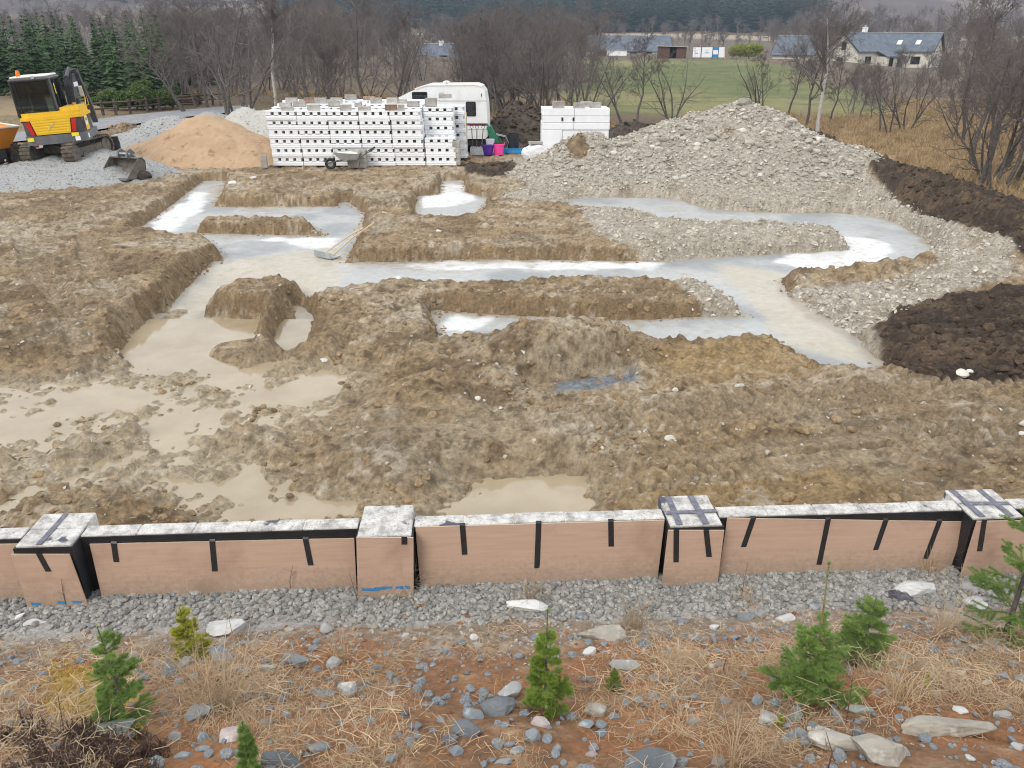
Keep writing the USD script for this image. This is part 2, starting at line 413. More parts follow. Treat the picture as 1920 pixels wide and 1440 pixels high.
GRAVEL = [
    [(940,300),(1000,342),(930,370),(1070,378),(1240,372),(1290,380),(1330,395),(1431,400),(1564,400),(1650,408),(1700,430),(1765,486),(1690,502),(1465,525),(1480,560),(1590,640),(1650,640),(1655,590),(1760,548),(1890,520),(1905,470),(1800,445),(1700,385),(1600,320),(1500,260),(1200,250)],
    [(1080,388),(1190,385),(1270,408),(1560,412),(1606,440),(1606,476),(1330,495),(1250,480),(1130,440)],
    [(1255,512),(1350,515),(1412,590),(1335,575)],
]
g_gravel = soft(raster(GRAVEL), .14)
g_peat = np.maximum(soft(raster([[(1488,240),(1560,268),(1700,318),(1800,350),(2060,440),(2060,560),(1960,520),(1890,468),(1800,440),(1700,388),(1610,318)], [(1640,606),(1690,566),(1890,530),(2060,530),(2060,690),(1900,708),(1760,705),(1690,690)]]), .12),
                   np.maximum(soft(raster([[(860,305),(960,300),(985,325),(930,332),(880,322)]]), .2), soft(raster([[(1150,235),(1230,215),(1330,225),(1330,255),(1150,262)]]), .2)))
g_pale = soft(raster([[(-160,700),(230,690),(440,690),(660,660),(660,730),(560,790),(520,850),(520,930),(1110,880),(1110,950),(400,985),(300,930),(100,880),(-160,860)]], -.2), .25)
g_clay = soft(raster([[(1040,735),(1050,712),(1180,698),(1196,718),(1100,734)]], -.3), .06)
g_yel = np.maximum(soft(raster([[(1090,880),(1300,860),(1480,870),(1680,900),(1660,945),(1400,945),(1110,945)]]), .3), soft(raster([[(1220,660),(1460,650),(1540,710),(1330,720),(1220,715)]], -.3), .2))
g_damp = np.maximum(soft(raster([[(640,770),(760,745),(900,800),(900,880),(700,880),(600,830)], [(-60,560),(240,620),(260,700),(-60,720)], [(1380,780),(1990,760),(1990,880),(1450,890)], [(1690,880),(1990,850),(1990,960),(1700,945)]], -.1), .4), 0)
g_straw = soft(raster([[(1575,262),(1600,222),(2060,190),(2060,420),(1930,395),(1800,345),(1700,312)], [(1010,280),(1100,225),(1560,205),(1560,250),(1330,230),(1150,245),(960,290),(930,285)]]), .4)

WALL_A, WALL_B = at(0, 1010, .54), at(1812, 956, .54)                # front top edge of the block wall
WD = (WALL_B - WALL_A)[:2] / np.linalg.norm((WALL_B - WALL_A)[:2])   # along the wall
WN = np.array([WD[1], -WD[0]])                                       # out of its face, towards the camera
def wall_n(x, y):
    return (np.asarray(x) - WALL_A[0]) * WN[0] + (np.asarray(y) - WALL_A[1]) * WN[1]

def site(x, y, want='z'):
    """the building site: height, or (height, colour, wetness)"""
    x, y = np.asarray(x, float).ravel(), np.asarray(y, float).ravel()
    fade = sstep(45.5, 40, y) * sstep(25, 20, np.abs(x))
    wx, wy = fbm2(x, y, .55, 4, 11) * .3, fbm2(x, y, .55, 4, 12) * .3
    n0, n1, n2, n3, n4 = fbm2(x, y, 2.2, 4, 21), fbm2(x, y, .38, 4, 22), fbm2(x, y, .13, 2, 23), fbm2(x, y, .8, 3, 24), fbm2(x, y, .065, 1, 25)
    bil = .14 - np.abs(fbm2(x, y, .24, 3, 26)) * 1.6
    lo, gr, pe = look(low, x + wx, y + wy), look(g_gravel, x + wx, y + wy), look(g_peat, x + wx * .7, y + wy * .7)
    rut, near = ruts(x, y)
    lump = np.maximum(n1, -.12) - .03
    calm = 1 - .62 * look(g_calm, x, y) - .5 * sstep(-.1, .15, look(s_pud, x + wx * .9, y + wy * .9))
    z = n0 * .14 - .02 + lump * (.10 + .06 * lo + .18 * pe + .05 * gr) * (1 - .85 * near) * calm + n2 * (.14 + .05 * pe + .03 * lo) * (1 - .85 * near) * (.45 + .55 * calm) + n4 * .055 * (1 + .6 * lo) + bil * (.13 + .07 * pe) * (1 - .9 * near) * sstep(-.25, .15, n3) - .3 * lo
    z += look(mound, x + wx * .6, y + wy * .6) * (1 + .6 * n3) + rut * (1 - lo) * (1 - gr)
    z += .12 * pe * np.maximum(np.abs(fbm2(x, y, .5, 3, 31)) * 4 - .3, 0)
    s = look(s_tr, x + wx * .42, y + wy * .42)
    wallslope = .2 + .2 * sstep(-.2, .3, fbm2(x, y, 1.1, 2, 41))
    cut = sstep(-wallslope, .07, s + n2 * .10 + bil * .06)
    hol = look(hollow, x + wx * .3, y + wy * .3)
    z = z * (1 - hol) + (-.34 + n2 * .06) * hol
    z = z * (1 - cut) + (ZF + .01 - .12 * look(g_wet, x, y) + .03 * n1) * cut + look(mound, x + wx * .6, y + wy * .6) * cut * look(g_wet, x, y)
    z += cut * (1 - cut) * 4 * (n2 * .2 + n4 * .12 + bil * .14)
    p = look(s_pud, x + wx * .9, y + wy * .9)
    z -= .13 * sstep(-.1, .16, p) * (1 - cut) * (z > ZW - .12)
    wn = wall_n(x, y)
    z = np.where(wn > -.6, np.minimum(z, .1), z) - .5 * sstep(-.12, -.02, wn)
    z = z * fade + zt(x, y)
    if want == 'z': return z
    P3 = np.stack([x, y, z * 1.3], -1)
    f3 = lambda sc, o, sd: meshkit.fbm(P3 / sc + sd * 3.7, o, sd) - .5
    n1, n2, n3, n4 = f3(.38, 4, 22), f3(.12, 3, 23), f3(.8, 3, 24), f3(.045, 3, 25)
    n5 = f3(1.9, 4, 27)
    k = lambda a, b, t: a + (np.asarray(b) - a) * np.clip(t, 0, 1)[:, None]
    c = np.tile(np.array([.31, .222, .125]), (len(x), 1))
    c = k(c, (.40, .305, .19), sstep(-.08, .2, n3 + n0 * .6) * .8)
    c = k(c, (.40, .335, .24), sstep(.02, .2, n5) * .8)
    c = k(c, (.205, .15, .09), sstep(.04, .2, -n5) * .6)
    c = k(c, (.15, .10, .054), sstep(.04, .2, -n1 - .5 * n3) * .8)
    c = k(c, (.12, .082, .048), sstep(.05, .2, -n2 - n4 * .6) * .5)
    c = k(c, (.36, .245, .11), look(g_yel, x + wx, y + wy) * .75)
    c = k(c, (.215, .165, .105), look(g_damp, x + wx, y + wy) * sstep(-.15, .15, n3) * .85)
    c = k(c, (.215, .148, .08), sstep(-.02, .06, cut) * sstep(1, .9, cut) * .9)
    c = k(c, (.34, .262, .165), near * .6)
    pale = look(g_pale, x + wx, y + wy)
    c = k(c, (.43, .355, .25), pale * sstep(.10, -.16, z + n1 * .25 + .2) * .9)
    c = k(c, (.40, .33, .225), sstep(-.5, -.02, p) * lo * .5)
    stony = sstep(.25, .6, gr + n1 * .5 + n2 * .3)
    c = k(c, (.40, .355, .285), stony * .95)
    c = k(c, (.27, .215, .145), stony * sstep(.02, .2, n1 + n3 * .5) * .7)
    c = k(c, (.44, .40, .34), sstep(.16, .26, n3 + n2 * .9) * .4 * (1 - pe))
    c = k(c, (.20, .225, .25), look(g_clay, x + wx * .3, y + wy * .3) * 1.2)
    peat = sstep(.35, .65, pe + n1 * .3)
    c = k(c, (.046, .032, .024), peat * .95)
    c = k(c, (.125, .085, .052), peat * sstep(-.08, .2, n3 + n2 * .5) * .85)
    st = look(g_straw, x + wx, y + wy)
    c = k(c, (.34, .235, .12), sstep(.3, .6, st) * (1 - peat))
    far = sstep(36, 40, y + n0 * 4) * (1 - stony)
    c = k(c, (.20, .145, .075), far * .9 * (1 - sstep(.3, .6, st)) * (1 - peat))
    c *= (1.02 + n2 * .9 + n4 * .7)[:, None]
    wet = .12 + .45 * pale * sstep(.0, -.2, z) + .12 * near + .25 * sstep(-.1, .1, p) + .1 * look(g_damp, x, y)
    return z, np.clip(c, .01, .9), np.clip(wet * (1 - stony) * (1 - peat), 0, 1)

def grid_faces(nr, nc):
    i = (np.arange(nr - 1)[:, None] * nc + np.arange(nc - 1)[None]).ravel()
    return np.concatenate([np.stack([i, i + 1, i + nc + 1], 1), np.stack([i, i + nc + 1, i + nc], 1)])

# rows closer together near the camera: depression angle steps
dep = np.linspace(math.atan(CAM_H / 5.05), math.atan(CAM_H / 46.0), 640)
ys = CAM_H / np.tan(dep)
tt = np.linspace(-1, 1, 760)
half = .70 * ys + 1.9
X = tt[None] * half[:, None]
ex = np.linspace(0, 1, 7)[1:]
X = np.concatenate([-(half[:, None] + ex[None, ::-1] * (60 - half[:, None])), X, half[:, None] + ex[None] * (60 - half[:, None])], 1)
Y = np.repeat(ys[:, None], X.shape[1], 1)
gz, gc, gw = site(X, Y, 'all')
g = mesh('ground', (np.stack([X.ravel(), Y.ravel(), gz], 1), grid_faces(*X.shape)), 'earth', None, True, gc, gw)
tag(g, 'brown churned mud of the building site with foundation trenches cut into it', 'ground', kind='structure')

# the concrete poured in the trenches
usdkit.material(stage, '/World/Looks/wet_concrete', {
    'col': ('attribute', {'attribute': 'col'}), 'wet': ('attribute', {'attribute': 'wet'}), 'geo': ('geometry', {}),
    'n1': ('noise_texture', {'scale': 6.0, 'detail': 8.0, 'roughness': 0.7}), 'n2': ('noise_texture', {'scale': 22.0, 'detail': 6.0}),
    'v': ('map_range', {'from_min': 0.3, 'from_max': 0.7, 'to_min': 0.84, 'to_max': 1.14}), 'hs': ('hsv', {}),
    'ro': ('map_range', {'to_min': 0.75, 'to_max': 0.1}),
    'b': ('bump', {'strength': 0.3, 'distance': 0.03}), 'p': ('principled_bsdf', {'specular_ior_level': 0.5}),
}, [('geo.position', 'n1.vector'), ('geo.position', 'n2.vector'), ('n1.fac', 'v.value'), ('v.result', 'hs.value'), ('col.color', 'hs.color'), ('hs.color', 'p.base_color'),
    ('n2.fac', 'b.height'), ('b.normal', 'p.normal'), ('wet.fac', 'ro.value'), ('ro.result', 'p.roughness')], surface='p.BSDF')
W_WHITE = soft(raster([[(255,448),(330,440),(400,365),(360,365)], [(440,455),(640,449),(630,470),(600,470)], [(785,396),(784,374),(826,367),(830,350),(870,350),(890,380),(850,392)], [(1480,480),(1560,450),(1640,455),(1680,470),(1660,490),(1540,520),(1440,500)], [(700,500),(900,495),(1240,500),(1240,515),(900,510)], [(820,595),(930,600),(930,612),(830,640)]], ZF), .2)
W_MUD = soft(raster([[(270,634),(272,622),(400,500),(640,470),(640,540),(540,560),(590,560),(540,660),(450,640)], [(1330,500),(1480,520),(1480,560),(1590,640),(1660,700),(1540,706),(1420,600),(1400,560),(1340,515)]], ZF), .3)
st_ = 0.05
cx, cy = np.meshgrid(np.arange(-19, 17, st_), np.arange(8.5, 31, st_))
keep = look(s_tr, cx, cy) > -.45
ids = -np.ones(keep.shape, int); ids[keep] = np.arange(keep.sum())
q = np.stack([ids[:-1, :-1], ids[:-1, 1:], ids[1:, 1:], ids[1:, :-1]], -1).reshape(-1, 4)
q = q[(q >= 0).all(1)]
cxk, cyk = cx[keep], cy[keep]
cn, cm = fbm2(cxk, cyk, 1.2, 5, 61), fbm2(cxk, cyk, .35, 4, 62)
wh, mu = look(W_WHITE, cxk + cn * .8, cyk + cn * .8), look(W_MUD, cxk + cm * .5, cyk + cn)
cc = np.tile(np.array([.365, .37, .36]), (len(cxk), 1))
cc = cc + (np.array([.25, .262, .265]) - cc) * sstep(-.02, .22, -cn)[:, None]
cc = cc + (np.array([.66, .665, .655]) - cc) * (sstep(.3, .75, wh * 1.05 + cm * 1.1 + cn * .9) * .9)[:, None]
cc = cc + (np.array([.42, .375, .285]) - cc) * (sstep(.2, .8, mu + cn * .7) * .85)[:, None]
spl = sstep(.1, .26, fbm2(cxk, cyk, .22, 4, 63) + .35 * cn)
cc = cc + (np.array([.33, .275, .195]) - cc) * (spl * .65)[:, None]
edge = sstep(.2, .0, look(s_tr, cxk, cyk) + cm * .5)
cc = cc + (np.array([.30, .26, .2]) - cc) * (edge * .8)[:, None]
cz = ZF + .085 - .15 * look(g_wet, cxk, cyk) + np.maximum(cn, 0) * .02 + .012 * cm
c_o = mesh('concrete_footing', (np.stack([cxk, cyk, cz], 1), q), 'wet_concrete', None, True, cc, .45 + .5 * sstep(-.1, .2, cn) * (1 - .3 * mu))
tag(c_o, 'pale wet concrete poured along the bottom of the trenches', 'concrete', kind='structure')

# muddy water standing in the hollows
mat('muddy_water', (.285, .228, .147), (.36, .295, .20), scale=1.3, rough=.06, coord='world', spec=.5, bump=.03, bscale=8)
wx_, wy_ = np.meshgrid(np.arange(-9, 3.3, .06), np.arange(5.0, 13.0, .06))
kw = ((look(s_pud, wx_, wy_) > -.35) | (look(low, wx_, wy_) > .3)) & (wall_n(wx_, wy_) < -.3) & ((look(s_tr, wx_, wy_) < .1) | (look(g_wet, wx_, wy_) > .2)) | (look(g_wet, wx_, wy_) > .2)
ids = -np.ones(kw.shape, int); ids[kw] = np.arange(kw.sum())
q = np.stack([ids[:-1, :-1], ids[:-1, 1:], ids[1:, 1:], ids[1:, :-1]], -1).reshape(-1, 4)
q = q[(q >= 0).all(1)]
w_o = mesh('puddle_water', (np.stack([wx_[kw], wy_[kw], np.full(kw.sum(), ZW)], 1), q), 'muddy_water', None, True)
tag(w_o, 'beige muddy water standing in puddles on the low ground', 'water', kind='structure')

# ------------------------------------------------------------------ the land beyond
az = np.radians(np.concatenate([np.linspace(-46, 46, 560), np.linspace(52, 308, 44)]))
rd = np.concatenate([np.linspace(44.2, 130, 90), np.geomspace(132, 1000, 100)])
AX, AY = rd[:, None] * np.sin(az)[None], rd[:, None] * np.cos(az)[None]
AX = np.concatenate([AX, AX[:, :1]], 1).ravel(); AY = np.concatenate([AY, AY[:, :1]], 1).ravel()
tz = zt(AX, AY)
tn, tn2 = fbm2(AX, AY, 14, 5, 71), fbm2(AX, AY, 70, 4, 72)
tc = np.tile(np.array([.135, .098, .058]), (len(AX), 1))
mixc = lambda c, b, t: c + (np.asarray(b) - c) * np.clip(t, 0, 1)[:, None]
tc = mixc(tc, (.26, .19, .10), sstep(0, .25, tn) * .9)
dd = np.hypot(AX, AY)
tc = mixc(tc, (.105, .08, .06), sstep(55, 75, dd) * sstep(345, 325, dd) * .8)
tc = mixc(tc, (.085, .066, .062), sstep(420, 520, dd))
tc = mixc(tc, (.19, .155, .12), sstep(400, 500, dd) * sstep(.02, .2, fbm2(AX, AY * .6, 22, 5, 76)) * .7)
tc = mixc(tc, (.30, .245, .18), sstep(330, 350, dd) * sstep(410, 395, dd) * sstep(-.15, .1, tn2 + .1) * .9)
tc = mixc(tc, (.24, .20, .17), sstep(440, 480, dd) * sstep(.1, .2, fbm2(AX * .25, AY, 16, 3, 74)) * .8)
FIELD = Polygon([tuple(hit(px, py, zt)[:2]) if False else tuple(at(px, py, z)[:2]) for px, py, z in
                 [(1060,214,0),(1075,150,1.3),(1100,112,2.4),(1340,108,2.5),(1440,114,2.3),(1560,150,1.2),(1660,166,1.0),(1690,205,.3),(1600,215,.2),(1400,212,0),(1240,216,0)]])
inside = shapely.contains_xy(FIELD, AX + tn * 4, AY + tn2 * 8)
tc[inside] = mixc(tc[inside] * 0 + np.array([.105, .122, .042]), (.20, .175, .078), sstep(0, .22, tn[inside]) * .8)
tc[inside] = mixc(tc[inside], (.07, .088, .03), sstep(.0, .2, fbm2(AX[inside], AY[inside] * 2.5, 3, 4, 75)) * .7)
t_o = mesh('terrain', (np.stack([AX, AY, tz - .03], 1), grid_faces(len(rd), len(az) + 1)[:, ::-1]), 'moor', None, True, tc, np.zeros(len(AX)))
tag(t_o, 'brown moorland and a green field rising to wooded hills', 'terrain', kind='structure')

# ------------------------------------------------------------------ the bank the photograph is taken from
def bank(x, y):
    x, y = np.asarray(x, float), np.asarray(y, float)
    n = wall_n(x, y)
    toe = .50 + fbm2(x, y, 1.6, 3, 81) * .25
    up = np.maximum(n - toe, 0)
    z = .54 * (np.sqrt(up ** 2 + .02) - .1414 * np.exp(-up * 6)) - .0
    z = np.where(up > 0, .54 * (np.sqrt(up ** 2 + .03) - .1732), 0)
    z = np.minimum(z, 2.52 + .03 * np.maximum(n - 5, 0))
    k = sstep(.3, .9, n)
    return z + k * (fbm2(x, y, .9, 3, 82) * .22 + fbm2(x, y, .22, 4, 83) * .09 + fbm2(x, y, .06, 3, 84) * .03) + (1 - k) * fbm2(x, y, .1, 3, 85) * .03

bu = np.concatenate([np.linspace(-60, -7, 12), np.linspace(-6.2, 6.2, 620), np.linspace(7, 60, 12)])
bv = np.concatenate([np.linspace(-.06, 3.6, 330), np.linspace(3.7, 6, 24), np.linspace(6.5, 52, 16)])
BU, BV = np.meshgrid(bu, bv)
BX = WALL_A[0] + (BU + 4.05) * WD[0] + BV * WN[0]
BY = WALL_A[1] + (BU + 4.05) * WD[1] + BV * WN[1]
BX, BY, BVr = BX.ravel(), BY.ravel(), BV.ravel()
bz = bank(BX, BY)
b1, b2, b3 = fbm2(BX, BY, .7, 4, 91), fbm2(BX, BY, .16, 4, 92), fbm2(BX, BY, .05, 3, 93)
bc = np.tile(np.array([.20, .105, .052]), (len(BX), 1))
bc = mixc(bc, (.27, .115, .045), sstep(-.06, .16, b1) * .75)
bc = mixc(bc, (.31, .21, .125), sstep(.02, .22, b2 - b1 * .4) * .6)
bc = mixc(bc, (.10, .062, .04), sstep(.08, .25, -b2) * .7)
stone = sstep(1.35, .75, BVr + b1 * 1.3)
bc = mixc(bc, (.235, .185, .135), stone * .85)
bc = mixc(bc, (.36, .33, .29), stone * sstep(.0, .2, b2 + b3 * .5) * .7)
bc = mixc(bc, (.30, .285, .265), sstep(.62, .5, BVr + b1 * .3))
yel = np.exp(-(((BX - at(145, 1295, 1.0)[0]) / .16) ** 2 + ((BY - at(145, 1295, .75)[1]) / .2) ** 2))
bc = mixc(bc, (.42, .28, .05), sstep(.35, .6, yel + b2 * .6) * .85)
bc *= (1 + b3 * .8)[:, None]
b_o = mesh('bank', (np.stack([BX, BY, bz], 1), grid_faces(*BU.shape)[:, ::-1]), 'bank_soil', None, True, np.clip(bc, .01, .8), np.full(len(BX), .08))
tag(b_o, 'stony bank of rust brown moss and straw in front of the wall', 'bank', kind='structure')
# ------------------------------------------------------------------ stones, clods and gravel
def pebble(seed, n=11, flat=.7):
    rg = np.random.default_rng(seed)
    d = rg.normal(size=(n, 3)); d /= np.linalg.norm(d, axis=1, keepdims=True)
    d *= rg.uniform(.75, 1.1, (n, 1)) * np.array([1.15, .85, flat])
    return MB().hull(d * .5).mesh()

def rock_mesh(seed, size, sub=3, cuts=9, rough=.05):
    """a boulder: a ball trimmed by planes, then roughened"""
    rg = np.random.default_rng(seed)
    m = trimesh.creation.icosphere(sub)
    v = np.array(m.vertices)
    for _ in range(cuts):
        n = rg.normal(size=3); n /= np.linalg.norm(n)
        h = rg.uniform(.5, .85)
        over = np.maximum(v @ n - h, 0)
        v -= over[:, None] * n * .92
    v *= 1 + (meshkit.fbm(v * 2.2 + seed, 3, seed)[:, None] - .5) * .22 + (meshkit.fbm(v * 7 + seed, 3, seed)[:, None] - .5) * rough * 2
    v /= (np.ptp(v, axis=0))
    return v * np.asarray(size), np.array(m.faces)

def clod(seed):
    return rock_mesh(seed, (1, .85, .62), 1, 3, .2)

mat('pale_stone', (.27, .24, .195), (.51, .48, .42), scale=2.0, rough=.85, rand=.28, spec=.25)
mat('tan_stone', (.27, .22, .155), (.42, .36, .27), scale=2.0, rough=.85, rand=.3, spec=.25)
mat('grey_stone', (.20, .21, .21), (.36, .37, .365), scale=2.0, rough=.8, rand=.4, spec=.25)
mat('grey_gravel', (.24, .24, .235), (.40, .40, .39), scale=2.0, rough=.85, rand=.4, spec=.25)
mat('mud_clod', (.19, .132, .074), (.36, .268, .16), scale=3.0, rough=.9, rand=.25, bump=.5, bscale=12, bdist=.2, spec=.2)
mat('peat_clod', (.035, .025, .018), (.11, .075, .048), scale=3.0, rough=.9, rand=.4, bump=.5, bscale=12, bdist=.2, spec=.25)
PEB = [pebble(s) for s in range(6)]
FLATPEB = [pebble(s + 20, 12, .5) for s in range(6)]
CLOD = [clod(s) for s in range(5)]
rng = np.random.default_rng(5)

def spread(n, x0, x1, y0, y1, dens, seed):
    """n random points, thinned by a density function; nearer ground is sampled as evenly as far ground"""
    rg = np.random.default_rng(seed)
    y = rg.uniform(y0, y1, n); x = rg.uniform(-1, 1, n) * (.70 * y + 1.4)
    k = (rg.random(n) < dens(x, y)) & (x > x0) & (x < x1)
    return x[k], y[k]

def lay(name, label, protos, material, x, y, smin, smax, power, seed, sink=.2, zf=None, parent=None):
    rg = np.random.default_rng(seed)
    s = smin * (smax / smin) ** (rg.random(len(x)) ** power)
    z = (zf or (lambda a, b: site(a, b)))(x, y) - s * sink + s * .25
    o = scatter(name, protos, material, np.stack([x, y, z], 1), s, np.stack([rg.normal(0, .35, len(x)), rg.normal(0, .35, len(x)), rg.uniform(0, 6.28, len(x))], 1), parent, seed=seed)
    return tag(o, label, None if parent else 'stones', None, 'stuff')

not_cut = lambda x, y: (look(s_tr, x, y) < -.05) * 1.0
on_gravel = lambda x, y: np.clip((look(g_gravel, x, y) - .2) * 1.5, 0, 1) * not_cut(x, y)
x, y = spread(120000, -30, 30, 12.0, 29.5, lambda x, y: on_gravel(x, y) * np.clip(.35 + (15 - y) * .03, .3, 1), 101)
lay('crushed_stone', 'pale crushed stone spread around the curved trench', PEB, 'pale_stone', x, y, .04, .17, 2.2, 102)
x, y = spread(70000, -30, 30, 12.0, 29.5, lambda x, y: np.clip(look(g_gravel, x, y) * 1.6, 0, 1) * ((look(s_tr, x, y) > -.22) & (look(s_tr, x, y) < .02)), 103)
lay('crushed_stone', 'pale stone showing in the cut sides of the trench', PEB, 'pale_stone', x, y, .04, .15, 2.0, 104, .3)
mudd = lambda x, y: np.clip(1 - look(g_gravel, x, y) * 1.5 - look(g_peat, x, y), 0, 1) * (look(s_tr, x, y) < .02) * (wall_n(x, y) < -.25) * (y < 33)
clumpy = lambda x, y: sstep(-.02, .22, fbm2(x, y, 1.1, 3, 111))
x, y = spread(110000, -30, 30, 5.3, 22, lambda x, y: mudd(x, y) * (1 - .9 * ruts(x, y)[1]) * (.06 + .6 * clumpy(x, y)) * np.clip(1.5 - y * .08, .12, 1), 105)
lay('mud_clods', 'loose brown clods lying over the churned mud', CLOD, 'mud_clod', x, y, .022, .15, 2.3, 106, .3)
x, y = spread(38000, -30, 30, 5.3, 28, lambda x, y: mudd(x, y) * (.1 + .5 * sstep(.02, .2, fbm2(x, y, 1.6, 3, 112))) * np.clip(1.4 - y * .05, .3, 1), 107)
lay('small_stones', 'small pale stones scattered over the mud', PEB, 'pale_stone', x, y, .014, .085, 2.4, 108, .2)
x, y = spread(60000, -30, 30, 8.0, 42, lambda x, y: np.clip((look(g_peat, x, y) - .35) * 2, 0, 1) * .8, 109)
lay('peat_clods', 'black peat clods heaped along the edge of the site', CLOD, 'peat_clod', x, y, .035, .24, 2.6, 110, .35)
x, y = spread(70000, -30, 30, 8.5, 28, lambda x, y: ((look(s_tr, x, y) > -.2) & (look(s_tr, x, y) < .06)) * np.clip(1 - look(g_gravel, x, y) * 1.3, 0, 1) * .6 * (look(g_wet, x, y) < .6), 115)
lay('mud_clods', 'lumps of earth standing out of the trench sides', CLOD, 'mud_clod', x, y, .02, .12, 2.6, 116, .35)
# foot of the trench sides: crumbled earth lying on the concrete
x, y = spread(50000, -30, 30, 8.5, 28, lambda x, y: ((look(s_tr, x, y) > -.02) & (look(s_tr, x, y) < .16)) * np.clip(1 - look(g_gravel, x, y) * 1.3, 0, 1) * (look(g_wet, x, y) < .3), 113)
lay('crumbled_earth', 'crumbled earth fallen along the foot of the trench sides', CLOD, 'mud_clod', x, y, .02, .09, 2.4, 114, .3, lambda a, b: np.maximum(site(a, b), ZF + .085))

# stones one can tell apart on the mud: (pixel, size in pixels)
mat('loose_rock', (.42, .39, .33), (.62, .60, .56), scale=3.0, rough=.85, rand=.18, spec=.25, bump=.4, bscale=20)
SITE_ROCKS = [((437,347),16,'at the far end of the left trench'),((476,343),14,'on the strip beyond the two left islands'),((733,521),15,'on the near lip of the long trench'),((748,534),12,'on the near lip below the long trench'),
    ((721,405),10,'on the big island near its left side'),((823,440),11,'in the middle of the big island'),((605,660),15,'beside the narrow water trench'),((897,735),14,'on the mud left of the blue clay pool'),
    ((1266,728),18,'right of the blue clay pool'),((1263,759),12,'blue grey lump below the pool'),((1253,838),22,'in the middle of the foreground mud'),((1620,840),13,'on the rutted mud at right'),
    ((1800,716),26,'under the peat heap'),((1815,708),14,'behind the larger pale stone by the peat heap'),((1916,808),20,'at the right edge of the mud'),((1912,834),14,'at the right edge below another stone'),((1385,735),18,'below the ramp of concrete'),
    ((100,885),40,'grey boulder in the mud near the wall'),((205,873),20,'by the puddles at left'),((245,967),22,'just behind the wall by the left pillar'),((350,932),22,'by the lower puddle'),((540,900),16,'on the mud beside the lower puddle'),
    ((1470,470),16,'dark stain end of the long island'),((1102,258),16,'on the shoulder of the stone heap'),((1390,205),24,'on the very top of the stone heap'),((1148,735),12,'at the rim of the blue clay pool')]
for i, ((px, py), w, where) in enumerate(SITE_ROCKS[:23] + SITE_ROCKS[25:]):
    p = hit(px, py, lambda a, b: np.full(np.shape(a), -.1)); p[2] = site(p[:1], p[1:2])[0]
    s = w / FPX * axis_depth(p)
    o = mesh('loose_rock', (rock_mesh(200 + i, (s, s * .8, s * .62), 2)[0] + p + [0, 0, s * .12], rock_mesh(200 + i, (1, 1, 1), 2)[1]), 'mud_clod' if px < 560 and py > 860 else 'loose_rock')
    tag(o, 'loose stone lying ' + where, 'stone', 'loose stones lying on the mud')

# ------------------------------------------------------------------ heaps
def heap(name, label, blobs, material, grain, res=.07, rough=.1, seed=0, stones=None, smin=.03, smax=.1, n=0, power=2.0, col=None, base=None):
    """blobs: (x, y, rx, ry, height, steepness); one mesh lying on the ground, and its loose stones"""
    base = base or site
    B = np.array([b[:5] for b in blobs])
    x0, x1 = (B[:, 0] - B[:, 2]).min() - 1.6, (B[:, 0] + B[:, 2]).max() + 1.6
    y0, y1 = (B[:, 1] - B[:, 3]).min() - 1.6, (B[:, 1] + B[:, 3]).max() + 1.6
    def h(x, y):
        x, y = np.asarray(x, float), np.asarray(y, float)
        wx, wy = fbm2(x, y, 1.1, 3, seed) * .9, fbm2(x, y, 1.1, 3, seed + 1) * .9
        out = np.full(np.shape(x), -.4)
        for b in blobs:
            r = np.hypot((x + wx - b[0]) / b[2], (y + wy - b[1]) / b[3])
            e = b[5] if len(b) > 5 else 1.0
            c = b[4] * (1 - np.sqrt(r ** 2 + .015 * e) + .122 * e ** .5)
            k = .25
            out = np.where(c > -1, np.log(np.exp(out / k * 3) + np.exp(np.clip(c, -1, 9) / k * 3)) * k / 3, out)
        return out + fbm2(x, y, .5, 4, seed + 2) * rough * 2.2 + fbm2(x, y, .14, 3, seed + 3) * rough * .8
    gx, gy = np.meshgrid(np.arange(x0, x1, res), np.arange(y0, y1, res))
    hz = h(gx, gy)
    bz = base(gx.ravel(), gy.ravel()).reshape(gx.shape)
    keep = hz > -.3
    ids = -np.ones(keep.shape, int); ids[keep] = np.arange(keep.sum())
    q = np.stack([ids[:-1, :-1], ids[:-1, 1:], ids[1:, 1:], ids[1:, :-1]], -1).reshape(-1, 4)
    q = q[(q >= 0).all(1)]
    root = thing(name, label, 'heap')
    v = np.stack([gx[keep], gy[keep], np.minimum(bz, .6)[keep] * np.where(bz[keep] < -.15, 1, .5) + hz[keep]], 1)
    mesh('mound', (v, q), material, root, True)
    if n:
        rg = np.random.default_rng(seed + 9)
        i = rg.integers(0, len(v), n)
        i = i[hz[keep][i] > -.02]
        s = smin * (smax / smin) ** (rg.random(len(i)) ** power)
        p = v[i] + rg.uniform(-.5, .5, (len(i), 3)) * [res, res, 0] + np.stack([0 * s, 0 * s, s * .1], 1)
        o = scatter('loose_stone', stones or PEB, grain, p, s, rg.uniform(-1, 1, (len(i), 3)) * [.7, .7, 3.14], root, seed=seed)
        tag(o, kind='stuff')
    return root, h

